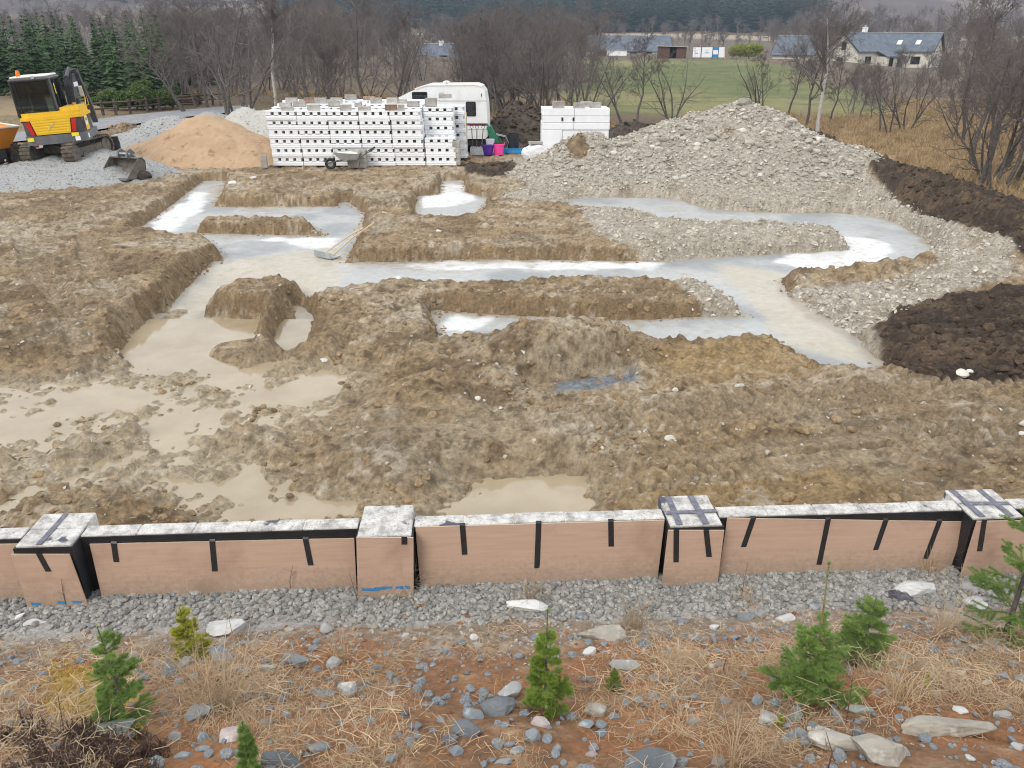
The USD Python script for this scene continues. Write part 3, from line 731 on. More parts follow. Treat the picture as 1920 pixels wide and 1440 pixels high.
mat('heap_rubble', (.23, .20, .155), (.42, .385, .325), scale=9, rough=.9, bump=.6, bscale=26, bdist=.06, coord='world', c3=(.20, .15, .10), scale3=.9, t3=(.56, .68))
mat('heap_gravel', (.25, .25, .245), (.37, .37, .36), scale=45, rough=.9, bump=.6, bscale=60, bdist=.03, coord='world')
mat('heap_pale', (.34, .33, .30), (.47, .455, .42), scale=14, rough=.9, bump=.5, bscale=40, bdist=.03, coord='world')
mat('heap_sand', (.36, .245, .148), (.42, .295, .185), scale=1.6, rough=.95, bump=.25, bscale=50, bdist=.02, coord='world', c3=(.27, .165, .09), scale3=1.9, t3=(.57, .64))
mat('heap_soil', (.12, .085, .05), (.25, .185, .12), scale=4, rough=.95, bump=.6, bscale=20, bdist=.05, coord='world')
mat('heap_dark', (.035, .027, .022), (.085, .065, .05), scale=4, rough=.95, bump=.6, bscale=20, bdist=.06, coord='world')
def gp(px, py, d): return atd(px, py, d)[0]
rubble, rubble_h = heap('rubble_heap', 'large pale heap of crushed stone, the biggest heap on the site', [
    (8.3, 29.6, 4.8, 3.7, 2.28), (6.0, 29.4, 3.6, 3.0, 1.75), (2.6, 27.7, 2.5, 2.0, 1.42), (4.6, 28.1, 3.2, 2.3, 1.25), (10.2, 28.8, 2.9, 2.5, 1.2), (7.5, 27.4, 5.0, 1.6, .55)],
    'heap_rubble', 'pale_stone', .08, .09, 300, None, .035, .22, 26000, 2.4)
rg_ = np.random.default_rng(77)
for i in range(110):
    a, b = rg_.uniform(1.0, 11.5), rg_.uniform(25.6, 29.4)
    zz = float(rubble_h(np.array([a]), np.array([b]))[0])
    if zz < .15: continue
    s = rg_.uniform(.2, .36) if i else .5
    if i == 0: a, b, zz = 8.3, 29.3, float(rubble_h(np.array([8.3]), np.array([29.3]))[0])
    v, f = rock_mesh(400 + i, (s, s * .8, s * .6), 1, 6)
    mesh('stone', (v + [a, b, zz + s * .05], f), 'pale_stone', rubble)
sand, _ = heap('sand_heap', 'smooth orange tan heap of building sand between gravel and foam stack', [
    (gp(388, 290, 32.2), 32.2, 3.1, 2.6, 1.62, 3.0), (gp(440, 290, 32.0), 32.0, 2.5, 2.2, 1.1, 3.0), (gp(335, 300, 31.6), 31.6, 2.3, 1.8, .85, 3.0)],
    'heap_sand', 'tan_stone', .06, .065, 320)
heap('gravel_heap', 'long grey gravel heap behind the sand', [
    (gp(330, 260, 35), 35, 3.4, 2.6, 1.35), (gp(400, 260, 36.5), 36.5, 3.0, 2.2, 1.35), (gp(270, 270, 33.5), 33.5, 2.6, 2.4, .95)],
    'heap_gravel', 'grey_gravel', .09, .05, 340, None, .04, .09, 4500, 1.5)
heap('gravel_heap', 'pale dusty heap with steep side left of the foam stack', [(gp(468, 260, 35.0), 35.0, 2.5, 2.2, 1.72), (gp(505, 260, 35), 35.0, 2.2, 2.0, 1.55)],
    'heap_pale', 'pale_stone', .08, .06, 360, None, .03, .09, 1500, 2.0)
heap('gravel_mound', 'low mound of grey gravel under the excavator', [
    (gp(110, 310, 27.6), 27.6, 3.2, 2.6, .62), (gp(200, 310, 28.2), 28.2, 2.0, 2.0, .75), (gp(30, 320, 27.0), 27.0, 2.4, 1.9, .38)],
    'heap_gravel', 'grey_gravel', .06, .04, 380, None, .03, .075, 9000, 1.6)
heap('soil_heap', 'small brown heap of turf and soil beside the road', [(gp(238, 250, 36), 36, 1.7, 1.5, .95), (gp(262, 250, 35.6), 35.6, 1.2, 1.2, .6)],
    'heap_soil', 'mud_clod', .06, .12, 390, CLOD, .06, .25, 350, 2.0)
heap('soil_heap', 'dark earth heap between the caravan and the smaller foam stack', [(gp(975, 250, 37.5), 37.5, 2.6, 2.0, 1.75), (gp(940, 255, 36.8), 36.8, 1.6, 1.5, 1.1), (gp(1005, 250, 37), 37, 2.0, 1.6, 1.3)],
    'heap_dark', 'peat_clod', .07, .16, 400, CLOD, .08, .35, 700, 2.0)
heap('soil_heap', 'dark peat bank showing behind the stone heap', [(gp(1190, 235, 37), 37, 2.6, 1.3, 1.0), (gp(1300, 225, 38.5), 38.5, 4.6, 1.3, 1.0), (gp(1460, 235, 39), 39, 2.6, 1.3, .7)],
    'heap_dark', 'peat_clod', .09, .14, 410, CLOD, .08, .3, 500, 2.0)
heap('stone_heap', 'small dark clod heap on the left shoulder of the rubble', [(gp(1085, 262, 27.2), 27.2, 1.25, .9, 1.42)], 'heap_soil', 'mud_clod', .05, .12, 420, CLOD, .05, .16, 420, 2.0)

mat('drain_stone', (.16, .155, .145), (.34, .33, .305), scale=2.0, rough=.8, rand=.35, spec=.25)
# drain gravel along the foot of the wall
u = rng.uniform(-6.3, 6.3, 12000); n_ = rng.uniform(.0, .80, 12000)
k = rng.random(12000) < sstep(.66, .34, n_ + fbm2(u, n_ * 0, .9, 3, 120) * .5)
u, n_ = u[k], n_[k]
x, y = WALL_A[0] + (u + 4.05) * WD[0] + n_ * WN[0], WALL_A[1] + (u + 4.05) * WD[1] + n_ * WN[1]
o = lay('drain_gravel', 'band of grey drainage gravel along the foot of the boards', [rock_mesh(s, (1, .8, .65), 1, 4, .04) for s in range(500, 506)], 'drain_stone', x, y, .03, .068, 1.0, 121, .1, bank)

# ------------------------------------------------------------------ the block wall, its piers, boards and tape
usdkit.material(stage, '/World/Looks/wall_top', {
    'geo': ('geometry', {}), 'n1': ('noise_texture', {'scale': 9.0, 'detail': 8.0, 'roughness': 0.7}), 'n2': ('noise_texture', {'scale': 70.0, 'detail': 6.0, 'roughness': 0.7}),
    'n3': ('noise_texture', {'scale': 3.1, 'detail': 5.0}),
    'r1': ('rgb_ramp', {'ramp': [(.38, (.30, .29, .275)), (.52, (.52, .50, .47)), (.62, (.61, .60, .575))]}),
    'r2': ('rgb_ramp', {'ramp': [(.34, (.16, .15, .14)), (.46, (1, 1, 1))]}),
    'r3': ('rgb_ramp', {'ramp': [(.66, (0, 0, 0)), (.69, (1, 1, 1))]}),
    'm': ('mix_color', {'blend_type': 'multiply', 'fac': 0.75}), 'm2': ('mix_color', {'b': (.085, .085, .105)}), 'b': ('bump', {'strength': 0.5, 'distance': 0.01}),
    'p': ('principled_bsdf', {'roughness': 0.85, 'specular_ior_level': 0.25}),
}, [('geo.position', 'n1.vector'), ('geo.position', 'n2.vector'), ('geo.position', 'n3.vector'), ('n1.fac', 'r1.fac'), ('n2.fac', 'r2.fac'), ('r1.color', 'm.a'), ('r2.color', 'm.b'),
    ('n3.fac', 'r3.fac'), ('r3.color', 'm2.fac'), ('m.result', 'm2.a'), ('m2.result', 'p.base_color'), ('n2.fac', 'b.height'), ('b.normal', 'p.normal')], surface='p.BSDF')
mat('bitumen', (.012, .012, .013), (.02, .02, .022), scale=6, rough=.45, bump=.4, bscale=60, bdist=.01, coord='world', spec=.35, c3=(.075, .075, .08), scale3=9, t3=(.68, .76))
usdkit.material(stage, '/World/Looks/plywood', {
    'geo': ('geometry', {}), 'mp': ('mapping', {'scale': (1.0, 4.0, 16.0)}), 'n1': ('noise_texture', {'scale': 2.4, 'detail': 9.0, 'roughness': 0.65}), 'n3': ('noise_texture', {'scale': 1.7, 'detail': 7.0, 'roughness': 0.6}), 'n4': ('noise_texture', {'scale': 26.0, 'detail': 8.0, 'roughness': 0.8}),
    'r1': ('rgb_ramp', {'ramp': [(.28, (.395, .262, .188)), (.5, (.43, .295, .218)), (.72, (.46, .325, .245))]}), 'r3': ('rgb_ramp', {'ramp': [(.52, (1, 1, 1)), (.74, (.66, .60, .56))]}),
    'm3': ('mix_color', {'blend_type': 'multiply', 'fac': 1.0}), 'xyz': ('separate_xyz', {}), 'zr': ('map_range', {'from_min': .02, 'from_max': .30, 'to_min': .66, 'to_max': .36}), 'gt': ('math', {'math_type': 'subtract'}),
    'sr': ('map_range', {'from_min': -.04, 'from_max': .10}), 'm4': ('mix_color', {'b': (.26, .205, .15)}), 'i4': ('math', {'math_type': 'multiply', 'value2': 0.42}),
    'p': ('principled_bsdf', {'roughness': 0.72, 'specular_ior_level': 0.25})},
    [('geo.position', 'mp.vector'), ('mp.vector', 'n1.vector'), ('geo.position', 'n3.vector'), ('geo.position', 'n4.vector'), ('n1.fac', 'r1.fac'), ('n3.fac', 'r3.fac'), ('r1.color', 'm3.a'), ('r3.color', 'm3.b'), ('geo.position', 'xyz.vector'), ('xyz.z', 'zr.value'),
     ('zr.result', 'gt.value1'), ('n4.fac', 'gt.value2'), ('gt.value', 'sr.value'), ('sr.result', 'i4.value1'), ('i4.value', 'm4.fac'), ('m3.result', 'm4.a'), ('m4.result', 'p.base_color')], surface='p.BSDF')
mat('plywood_edge', (.50, .39, .27), (.62, .5, .36), scale=30, rough=.8)
mat('black_tape', (.013, .013, .014), (.02, .02, .021), scale=20, rough=.38, bump=.3, bscale=40, bdist=.004, spec=.5)
mat('grey_tape', (.085, .085, .11), (.16, .16, .19), scale=25, rough=.5, bump=.5, bscale=60, bdist=.004, spec=.35, c3=(.3, .3, .31), scale3=22, t3=(.6, .68))
mat('blue_paint', (.03, .16, .36), (.06, .22, .42), scale=30, rough=.6)

WTH = math.atan2(WD[1], WD[0])
def wall_pt(px, py, z): 
    """u along the wall, n out of its face, of a pixel at height z"""
    p = at(px, py, z)[:2] - WALL_A[:2]
    return p @ WD, p @ WN
WM = np.eye(4); WM[:2, 0], WM[:2, 1], WM[:2, 3] = WD, -WN, WALL_A[:2]          # wall frame: x along, y = into the site, z up
WT = .155
# one wall thing: each block of the top course a part, below it the tarred body
wall = thing('block_wall', 'low wall of pale concrete blocks with tarred black face', 'wall')
UP = [wall_pt(79, 1025, .54)[0], wall_pt(720, 1007, .54)[0], wall_pt(1307, 987, .54)[0], wall_pt(1875, 972, .54)[0]]
PW = .225
rngw = np.random.default_rng(31)
cuts = sorted(UP)
edges = [-3.2] + [c for u in cuts for c in (u - PW, u + PW)] + [12.2]
MB().box(-3.2, 12.2, .012, WT - .004, -.25, .335, M=WM).build('core', 'wall_top', wall)
# the tarred band of the face, standing between the piers
for a, b in zip(edges[::2], edges[1::2]):
    MB().box(a + .003, b - .003, -.002, .010, -.25, .528, M=WM).build('tar_face', 'bitumen', wall)
    n = max(1, round((b - a) / .45)); w = (b - a) / n
    for i in range(n):
        dz, dy = rngw.normal(0, .0025), rngw.normal(0, .003)
        m = MB().box(a + i * w + .004, a + (i + 1) * w - .005, .0125 + dy, WT + dy, .337, .54 + dz, .006).mesh()
        v = m[0] @ WM[:3, :3].T + WM[:3, 3]
        mesh('block', (v, m[1]), 'wall_top', wall)
    MB().box(a + .01, b - .01, .02, WT - .012, .338, .532, M=WM).build('mortar', 'loose_rock', wall)
PIER_LABEL = ['square block pier with marbled top and one faint dark stripe, at the far left', 'block pier with broken far corner and no tape on top, second from the left',
              'block pier with two tape strips crossed by a third on its white top', 'block pier with crossed tape on top behind the large spruce sapling at right']
PIERS = []
for i, u in enumerate(UP):
    back, front = wall_pt(*[(127,963),(726,947),(1281,930),(1832,918)][i], .54)[1], wall_pt(*[(79,1025),(720,1007),(1307,987),(1875,972)][i], .54)[1]
    t = thing('pier', PIER_LABEL[i], 'pier')
    y0, y1 = -front, -back
    MB().box(u - PW + .012, u + PW - .012, y0 + .012, y1 - .01, -.25, .335, M=WM).build('shaft', 'wall_top', t)
    MB().box(u - PW - .0, u - PW + .010, y0, y1 - .2, -.25, .526, M=WM).build('tar_side', 'bitumen', t)
    MB().box(u + PW - .010, u + PW + .0, y0, y1 - .2, -.25, .526, M=WM).build('tar_side', 'bitumen', t)
    MB().box(u - PW + .0115, u + PW - .0115, y0, y0 + .010, -.25, .528, M=WM).build('tar_front', 'bitumen', t)
    # top: blocks laid side by side
    n = 2
    for k in range(n):
        a, b = y0 + .0125 + (y1 - y0 - .0125) * k / n, y0 + .0125 + (y1 - y0 - .0125) * (k + 1) / n
        if i == 1 and k == 1: 
            MB().box(u - PW + .012, u + PW - .02, a + .004, b + .02, .337, .525, .006, M=WM).build('block', 'wall_top', t)
        else:
            MB().box(u - PW + .012, u + PW - .012, a + .002, b - .002, .337, .543 + .004 * k, .006, M=WM).build('block', 'wall_top', t)
    PIERS.append((u, y0, y1, t))

def strip(parent, pts, w, across, material='black_tape', name='tape_strip', lift=0.0):
    """a strip of tape through points (in the wall frame), w wide along the direction across"""
    pts, ac = np.asarray(pts, float), np.asarray(across, float)
    fine = np.concatenate([np.linspace(a, b, 6)[:-1] for a, b in zip(pts[:-1], pts[1:])] + [pts[-1:]])
    t = np.gradient(fine, axis=0); nrm = np.cross(np.broadcast_to(ac, t.shape), t); nrm /= np.maximum(np.linalg.norm(nrm, axis=1, keepdims=True), 1e-9)
    nrm *= np.sign((nrm @ np.array([0, -.5, 1.0])) + 1e-6)[:, None]
    wob = rngw.normal(0, .0006, len(fine))[:, None] * nrm
    a, b = fine + ac * w / 2 + nrm * (.0025 + lift) + wob, fine - ac * w / 2 + nrm * (.0025 + lift) - wob
    k = len(fine)
    v = np.vstack([a, b, a - nrm * .0018, b - nrm * .0018])
    f = []
    for i in range(k - 1):
        f += [[i, i + 1, k + i + 1], [i, k + i + 1, k + i], [2*k + i, 3*k + i + 1, 2*k + i + 1], [2*k + i, 3*k + i, 3*k + i + 1], [i, 2*k + i, 2*k + i + 1], [i, 2*k + i + 1, i + 1], [k + i, k + i + 1, 3*k + i + 1], [k + i, 3*k + i + 1, 3*k + i]]
    return mesh(name, (v @ WM[:3, :3].T + WM[:3, 3], np.array(f)), material, parent)

# tape over the pier tops
def top_tape(i, pairs):
    u, y0, y1, t = PIERS[i]
    for (a, b), (c, d), w in pairs:
        p, q = np.array([u + a * PW, y0 + b * (y1 - y0), .548]), np.array([u + c * PW, y0 + d * (y1 - y0), .548])
        dr = (q - p) / np.linalg.norm(q - p)
        strip(t, [p, q], w, (-dr[1], dr[0], 0), 'grey_tape', 'tape', lift=.0012 * len(used) % .003)
top_tape(0, [((-.15, .03), (-.1, .97), .045)])
top_tape(2, [((-.62, .03), (-.60, .97), .055), ((.35, .03), (.28, .97), .055), ((-.95, .42), (.98, .44), .045)])
top_tape(3, [((-.62, .03), (-.70, .97), .055), ((.45, .03), (.40, .97), .055), ((-.8, .5), (.95, .46), .05)])

def board(label, tl, tr, bl, br, zt_, n0, n1, tapes, stain=False):
    """a plywood sheet leaning on the wall. tl..br: corners in the photograph; zt_ height of its top edge; n0, n1: how far top and bottom stand off the face"""
    c = []
    for (px, py), n in ((tl, n0), (tr, n0), (br, n1), (bl, n1)):
        d = ray(px, py); o = np.array([0, 0, CAM_H])
        w = np.array([WN[0], WN[1]])
        s = (n - (o[:2] - WALL_A[:2]) @ w) / (d[:2] @ w)
        p = o + s * d
        r = p[:2] - WALL_A[:2]
        c.append([r @ WD, -(r @ WN), p[2]])
    c = np.array(c)
    c[2:, 2] -= .06                                                        # the foot is bedded in the gravel
    t = thing('plywood_board', label, 'board')
    nrm = np.cross(c[1] - c[0], c[3] - c[0]); nrm /= np.linalg.norm(nrm)
    if nrm[1] > 0: nrm = -nrm
    th = .009
    v = np.vstack([c, c - nrm * th]) @ WM[:3, :3].T + WM[:3, 3]
    f = [[0, 3, 2], [0, 2, 1], [4, 5, 6], [4, 6, 7], [0, 1, 5], [0, 5, 4], [1, 2, 6], [1, 6, 5], [2, 3, 7], [2, 7, 6], [3, 0, 4], [3, 4, 7]]
    mesh('sheet', (v, np.array(f)), 'plywood', t)
    # the pale sawn edge along the top, a hair proud of the sheet
    e = np.vstack([c[0] + nrm * .0006, c[1] + nrm * .0006, c[1] - nrm * th, c[0] - nrm * th])
    e = np.vstack([e + [0, 0, .0008], e + [0, 0, .0032]]) @ WM[:3, :3].T + WM[:3, 3]
    mesh('sawn_edge', (e, np.array([[4, 5, 6], [4, 6, 7], [0, 1, 5], [0, 5, 4], [2, 3, 7], [2, 7, 6], [1, 2, 6], [1, 6, 5], [3, 0, 4], [3, 4, 7]])), 'plywood_edge', t)
    W = np.linalg.norm(c[1] - c[0])
    for (a, b), (a2, b2), w in tapes:
        P = lambda s, r: c[0] + (c[1] - c[0]) * s + ((c[3] + (c[2] - c[3]) * s) - (c[0] + (c[1] - c[0]) * s)) * r
        p, q = P(a, b), P(a2, b2)
        up = p + np.array([0, (.002 - p[1]) if n0 < .06 else .0, .02])
        strip(t, [p + [0, 0, .004], q] if b > 0 else [up, p + [0, -.002, .006], p, q] if n0 < .06 else [p + [0, .0, .012], p, q], w, np.append((c[1] - c[0])[:2] / W, 0), 'black_tape', lift=.001)
    return t, c
B = .045
board('tan plywood sheet cut off by the left edge of the photograph', (-140,1024), (60,1020), (-140,1126), (60,1121), .42, .012, .07, [])
tw = 0.045
def sec(label, tl, tr, bl, br, tapes, n0=.012, n1=.09, **k):
    """tape: (px top x, px bottom x, bottom y fraction)"""
    W = tr[0] - tl[0]; Wb = br[0] - bl[0]
    tp = []
    for x0, x1, r in tapes:
        a = (x0 - tl[0]) / W
        xl = tl[0] + (bl[0] - tl[0]) * r; wl = W + (Wb - W) * r
        tp.append(((a, 0.0), ((x1 - xl) / wl, r), tw))
    return board(label, tl, tr, bl, br, .42, n0, n1, tp, **k)
sec('long tan plywood sheet with three tape strips, between the two left piers', (168,1021), (664,1010), (190,1117), (668,1101), [(213,217,.31),(396,400,.52),(572,581,.46)])
sec('long tan plywood sheet with three tape strips, between the two middle piers', (779,989), (1246,976), (788,1092), (1233,1081), [(866,870,.46),(1008,1005,.71),(1144,1145,.39)])
sec('tilted plywood sheet with four slanting tape strips right of the taped pier', (1364,972), (1811,979), (1347,1078), (1780,1071), [(1411,1394,.45),(1550,1535,.75),(1658,1641,.5),(1760,1736,.66)])
f1 = -wall_pt(79, 1025, .54)[1]
for i, (tl, tr, bl, br, tapes, lab) in enumerate([
    ((21,1040), (130,1040), (54,1144), (168,1141), [(74,90,.27)], 'small plywood square with one bent tape strip, on the far left pier'),
    ((668,1008), (775,1009), (670,1120), (775,1112), [(758,758,.1)], 'small plywood square with blue smear along its foot, on the second pier'),
    ((1253,995), (1358,995), (1240,1101), (1345,1098), [(1268,1268,.5),(1324,1330,.42)], 'small plywood square with two short tape strips, on the taped pier'),
    ((1832,978), (1990,976), (1802,1077), (1990,1072), [(1845,1838,.5)], 'plywood square with one tape strip, on the pier behind the spruce sapling')]):
    u, y0, y1, tt_ = PIERS[i]
    t, c = sec(lab, tl, tr, bl, br, tapes, n0=-y0 + .012, n1=-y0 + .075)
    if i in (0, 1):                                                          # blue marking paint along the foot
        rr = np.random.default_rng(i)
        for k in range(9 if i else 4):
            s = rr.uniform(.05, .8); w = rr.uniform(.08, .2); r0 = rr.uniform(.755, .775)
            P = lambda s, r: (c[0] * (1 - s) + c[1] * s) * (1 - r) + (c[3] * (1 - s) + c[2] * s) * r
            q = np.array([P(s, r0), P(s + w, r0 + .01), P(s + w * .9, r0 + .05), P(s + w * .1, r0 + .045)]) + [0, -.0018 - .0003 * k, 0]
            mesh('paint_smear', (q @ WM[:3, :3].T + WM[:3, 3], np.array([[0, 3, 2], [0, 2, 1]])), 'blue_paint', t)
# ------------------------------------------------------------------ the yard behind the trenches
mat('white_foam', (.70, .71, .72), (.77, .775, .78), scale=3, rough=.75, rand=.03, spec=.2, bump=.08, bscale=120, bdist=.003)
mat('white_sheet', (.70, .71, .73), (.78, .78, .79), scale=2, rough=.5, spec=.3, bump=.1, bscale=5)
mat('concrete_block', (.27, .255, .23), (.40, .38, .35), scale=6, rough=.9, rand=.2, spec=.2, bump=.4, bscale=60, bdist=.005)
mat('brown_block', (.19, .12, .085), (.30, .22, .17), scale=8, rough=.9, rand=.2, spec=.2, bump=.4, bscale=60, bdist=.005)
mat('yellow_paint', (.66, .40, .014), (.72, .45, .018), scale=3, rough=.42, spec=.45, c3=(.45, .26, .05), scale3=4, t3=(.62, .8))
mat('orange_paint', (.66, .24, .02), (.72, .28, .03), scale=3, rough=.45, c3=(.40, .22, .08), scale3=3, t3=(.55, .75))
mat('dark_grey_paint', (.045, .047, .052), (.065, .067, .072), scale=3, rough=.5, c3=(.16, .13, .09), scale3=5, t3=(.58, .8))
mat('mid_grey_paint', (.10, .105, .115), (.13, .135, .145), scale=3, rough=.5, c3=(.2, .17, .12), scale3=5, t3=(.58, .8))
mat('black_plastic', (.012, .012, .013), (.02, .02, .022), scale=5, rough=.5)
mat('track_rubber', (.05, .043, .035), (.13, .105, .075), scale=6, rough=.85, bump=.3, bscale=30)
mat('muddy_steel', (.075, .065, .055), (.16, .14, .115), scale=5, rough=.7, bump=.3, bscale=25, bdist=.01)
mat('bright_steel', (.35, .36, .37), (.5, .5, .51), scale=10, rough=.4, metallic=.7)
mat('red_lens', (.42, .012, .012), (.5, .02, .02), scale=5, rough=.25)
mat('orange_lens', (.75, .17, .01), (.8, .2, .015), scale=5, rough=.25)
mat('warning_yellow', (.75, .62, .02), (.8, .66, .03), scale=20, rough=.5)
mat('sticker_white', (.72, .73, .75), (.80, .80, .81), scale=20, rough=.5)
mat('sticker_blue', (.04, .07, .28), (.06, .1, .35), scale=20, rough=.5)
mat('roof_cream', (.62, .60, .54), (.70, .68, .62), scale=5, rough=.55)
mat('caravan_white', (.66, .67, .655), (.73, .735, .715), scale=1.5, rough=.4, c3=(.52, .53, .49), scale3=1.3, t3=(.55, .75))
mat('caravan_trim', (.40, .41, .40), (.5, .5, .49), scale=5, rough=.5)
mat('maroon_stripe', (.075, .012, .022), (.10, .018, .03), scale=5, rough=.45)
mat('curtain_pink', (.33, .21, .18), (.45, .32, .28), scale=14, rough=.9, stretch=(6, 1, .3))
mat('purple_plastic', (.075, .02, .26), (.095, .028, .32), scale=5, rough=.4)
mat('pink_plastic', (.80, .06, .30), (.85, .08, .36), scale=5, rough=.4)
mat('white_plastic', (.62, .65, .67), (.72, .74, .75), scale=5, rough=.4)
mat('blue_plastic', (.01, .25, .58), (.015, .31, .66), scale=5, rough=.4)
mat('green_plastic', (.015, .12, .06), (.03, .17, .09), scale=5, rough=.4)
mat('galvanised', (.26, .30, .31), (.42, .45, .45), scale=6, rough=.45, metallic=.3, c3=(.45, .44, .41), scale3=5, t3=(.5, .7))
mat('pale_wood', (.50, .37, .23), (.60, .46, .30), scale=10, rough=.75, stretch=(8, 8, 1))
mat('old_wood', (.075, .055, .042), (.14, .105, .08), scale=6, rough=.9, stretch=(1, 1, 5), rand=.25)
def glass_mat(name, tint):
    usdkit.material(stage, '/World/Looks/' + name, {
        't': ('transparent_bsdf', {'color': tint}), 'g': ('glossy_bsdf', {'color': (.9, .92, .95), 'roughness': 0.03}), 'fr': ('fresnel', {'IOR': 1.55}), 'm': ('mix_closure', {})},
        [('fr.fac', 'm.fac'), ('t.BSDF', 'm.closure1'), ('g.BSDF', 'm.closure2')], surface='m.closure')
glass_mat('tinted_glass', (.62, .70, .67)); glass_mat('window_glass', (.6, .63, .64))

# --- stacked foam forms: an inner face with square openings between webs, and a ledge
BW, BH, BD = 1.135, .325, .80
def foam_block(root):
    W, H, D = BW - .012, BH - .004, BD - .01
    ledge = .15
    m = MB().box(-W/2, W/2, 0, D, 0, ledge - .003, .006)
    m.box(-W/2 + .002, W/2 - .002, -.012, .02, .012, .055, .004).box(-W/2 + .002, W/2 - .002, -.012, .02, .07, .112, .004)
    m.build('ledge', 'white_foam', root)
    z0, z1 = ledge, H
    b = MB().box(-W/2 + .02, W/2 - .02, .401, D - .01, z0, z1 - .002)
    xs = [-W/2 + .19, -W/2 + .47, -W/2 + .75]; hw = .118
    ed = [-W/2 + .012] + [v for x in xs for v in (x, x + hw)] + [W/2 - .07]
    for a, c in zip(ed[::2], ed[1::2]): b.box(a, c, .018, .40, z0 + .0, z1 - .045)
    b.box(-W/2 + .006, W/2 - .006, .012, D - .02, z1 - .044, z1, .004).box(-W/2 + .012, W/2 - .07, .018, .40, z0, z0 + .02)
    b.build('web_face', 'white_foam', root)
DS = 29.7
def col_x(px): return atd(px, 300, DS)[0]
x_first = col_x(541)
ORD = ['first', 'second', 'third', 'fourth', 'fifth', 'sixth', 'seventh', 'eighth']
rs = np.random.default_rng(8)
first_block = None
def put_block(x, y, z, rz, label, group):
    global first_block
    if first_block is None:
        first_block = thing('foam_block', label, 'foam block', (x, y, z), rz, group)
        foam_block(first_block); return first_block
    return copy_of(first_block, label, (x, y, z), rz, 1.0, group)
GS = 'white foam formwork blocks in the long stack'
zs = .0
for c in range(5):
    for r in range(6):
        put_block(x_first + c * BW + rs.normal(0, .012) - r * .022, DS + rs.normal(0, .012) + (.0 if c < 4 else .05), zs + r * BH, rs.normal(0, .006),
                  f'white foam block in the long stack, {ORD[c]} column from the left, {ORD[r]} course up', GS)
for r in range(3):
    put_block(x_first + 5 * BW + .03 - r * .02, DS + .05 + .05 * r, zs + r * BH, .02, f'white foam block at the low right end of the long stack, {ORD[r]} course up', GS)
for row in (1, 2, 3):
    top = 6
    for c in range(6 if row < 2 else 5):
        for r in range(top):
            seen = r >= 5 or (c == 5 and row == 1)
            lab = f'white foam block {ORD[row - 1]} behind the long stack face, {ORD[c]} column, {ORD[r]} course up' if seen else 'white foam block hidden inside the long stack'
            put_block(x_first + c * BW - r * .022 + rs.normal(0, .01), DS + row * BD + .03, zs + r * BH + .07 * row, rs.normal(0, .004), lab, GS if seen else 'foam blocks hidden inside the long stack')
for r in range(6):
    put_block(atd(876, 280, DS + 2.2 * BD)[0] - BW / 2 - r * .015, DS + 2.2 * BD, zs + r * BH + .05, 0, f'white foam block at the far right end beside the caravan, {ORD[r]} course up', GS)

# grey blocks holding the stack down
bl0 = None
def block_at(px, py, y, z, label, group, rz=0.0, brown=False, size=(.44, .21, .2)):
    x = atd(px, py, y)[0]
    t = thing('brown_block' if brown else 'concrete_block', label, 'block', (x, y, z), rz, group)
    MB().box(-size[0]/2, size[0]/2, -size[1]/2, size[1]/2, 0, size[2], .008).build('block_body', 'brown_block' if brown else 'concrete_block', t)
    MB().box(-size[0]/2 + .06, size[0]/2 - .06, -size[1]/2 - .002, -size[1]/2 + .01, .05, size[2] - .05, .001).build('face_panel', 'brown_block' if brown else 'concrete_block', t)
top6, top7 = 6 * BH, 7 * BH
TOPB = [(538,0,'leftmost of the front row'),(588,0,'second in the front row'),(648,0,'above the wheelbarrow in the front row'),(683,0,'fourth in the front row'),(733,0,'reddish block of the front row'),(752,0,'pale block at the right of the front row'),
        (536,1,'leftmost of the second row'),(562,1,'second in the second row'),(627,1,'third in the second row'),(672,1,'small block in the middle of the second row'),(775,1,'at the right end of the second row'),
        (548,2,'at the far left edge of the top'),(569,2,'standing end on at the back left'),(582,2,'brown block at the back left'),(602,2,'long block at the back left'),(619,2,'back block near the middle'),(632,2,'back block in the middle'),(659,3,'the largest at the very back'),(693,3,'brown block at the very back'),(706,2,'back block right of the brown one'),(737,2,'back block toward the right'),(752,2,'back block next to the caravan roof')]
for i, (px, row, where) in enumerate(TOPB):
    y = DS + row * BD + .22
    block_at(px, 200, y, top6 + .07 * row + .002, f'concrete block on the long foam stack, {where}', 'blocks on top of the long foam stack', rs.normal(0, .12), i in (4, 13, 18), (.44 if i not in (5, 9, 12) else .25, .21, .2 if i % 3 else .14))
block_at(808, 190, DS + BD * 1 + .3, top6 + .075, 'upright square concrete block on the right part of the foam stack', 'blocks on top of the long foam stack', 0, False, (.44, .2, .3))
block_at(835, 190, DS + BD * 2 + .25, 6 * BH + .33, 'flat concrete block on the right end of the long foam stack', 'blocks on top of the long foam stack', .1, False, (.5, .21, .14))
for r in range(4):
    block_at(856, 290, DS + .35, r * .216 + .01, f'block in the narrow pillar right of the foam stack, {ORD[r]} from the ground', 'narrow pillar of concrete blocks', 0, False, (.28, .44, .21))
# stack of dense blocks behind the wheelbarrow
for c in range(3):
    for r in range(4):
        block_at(659 + c * 11.5, 305, DS - .36, r * .1605 + .0, f'grey block behind the wheelbarrow, {ORD[r]} course, {ORD[c]} from the left', 'grey block pile behind the wheelbarrow', 0, False, (.222, .42, .158))
block_at(497, 315, 29.3, .0, 'single concrete block standing on end between sand heap and foam stack', None, .1, False, (.2, .2, .44))
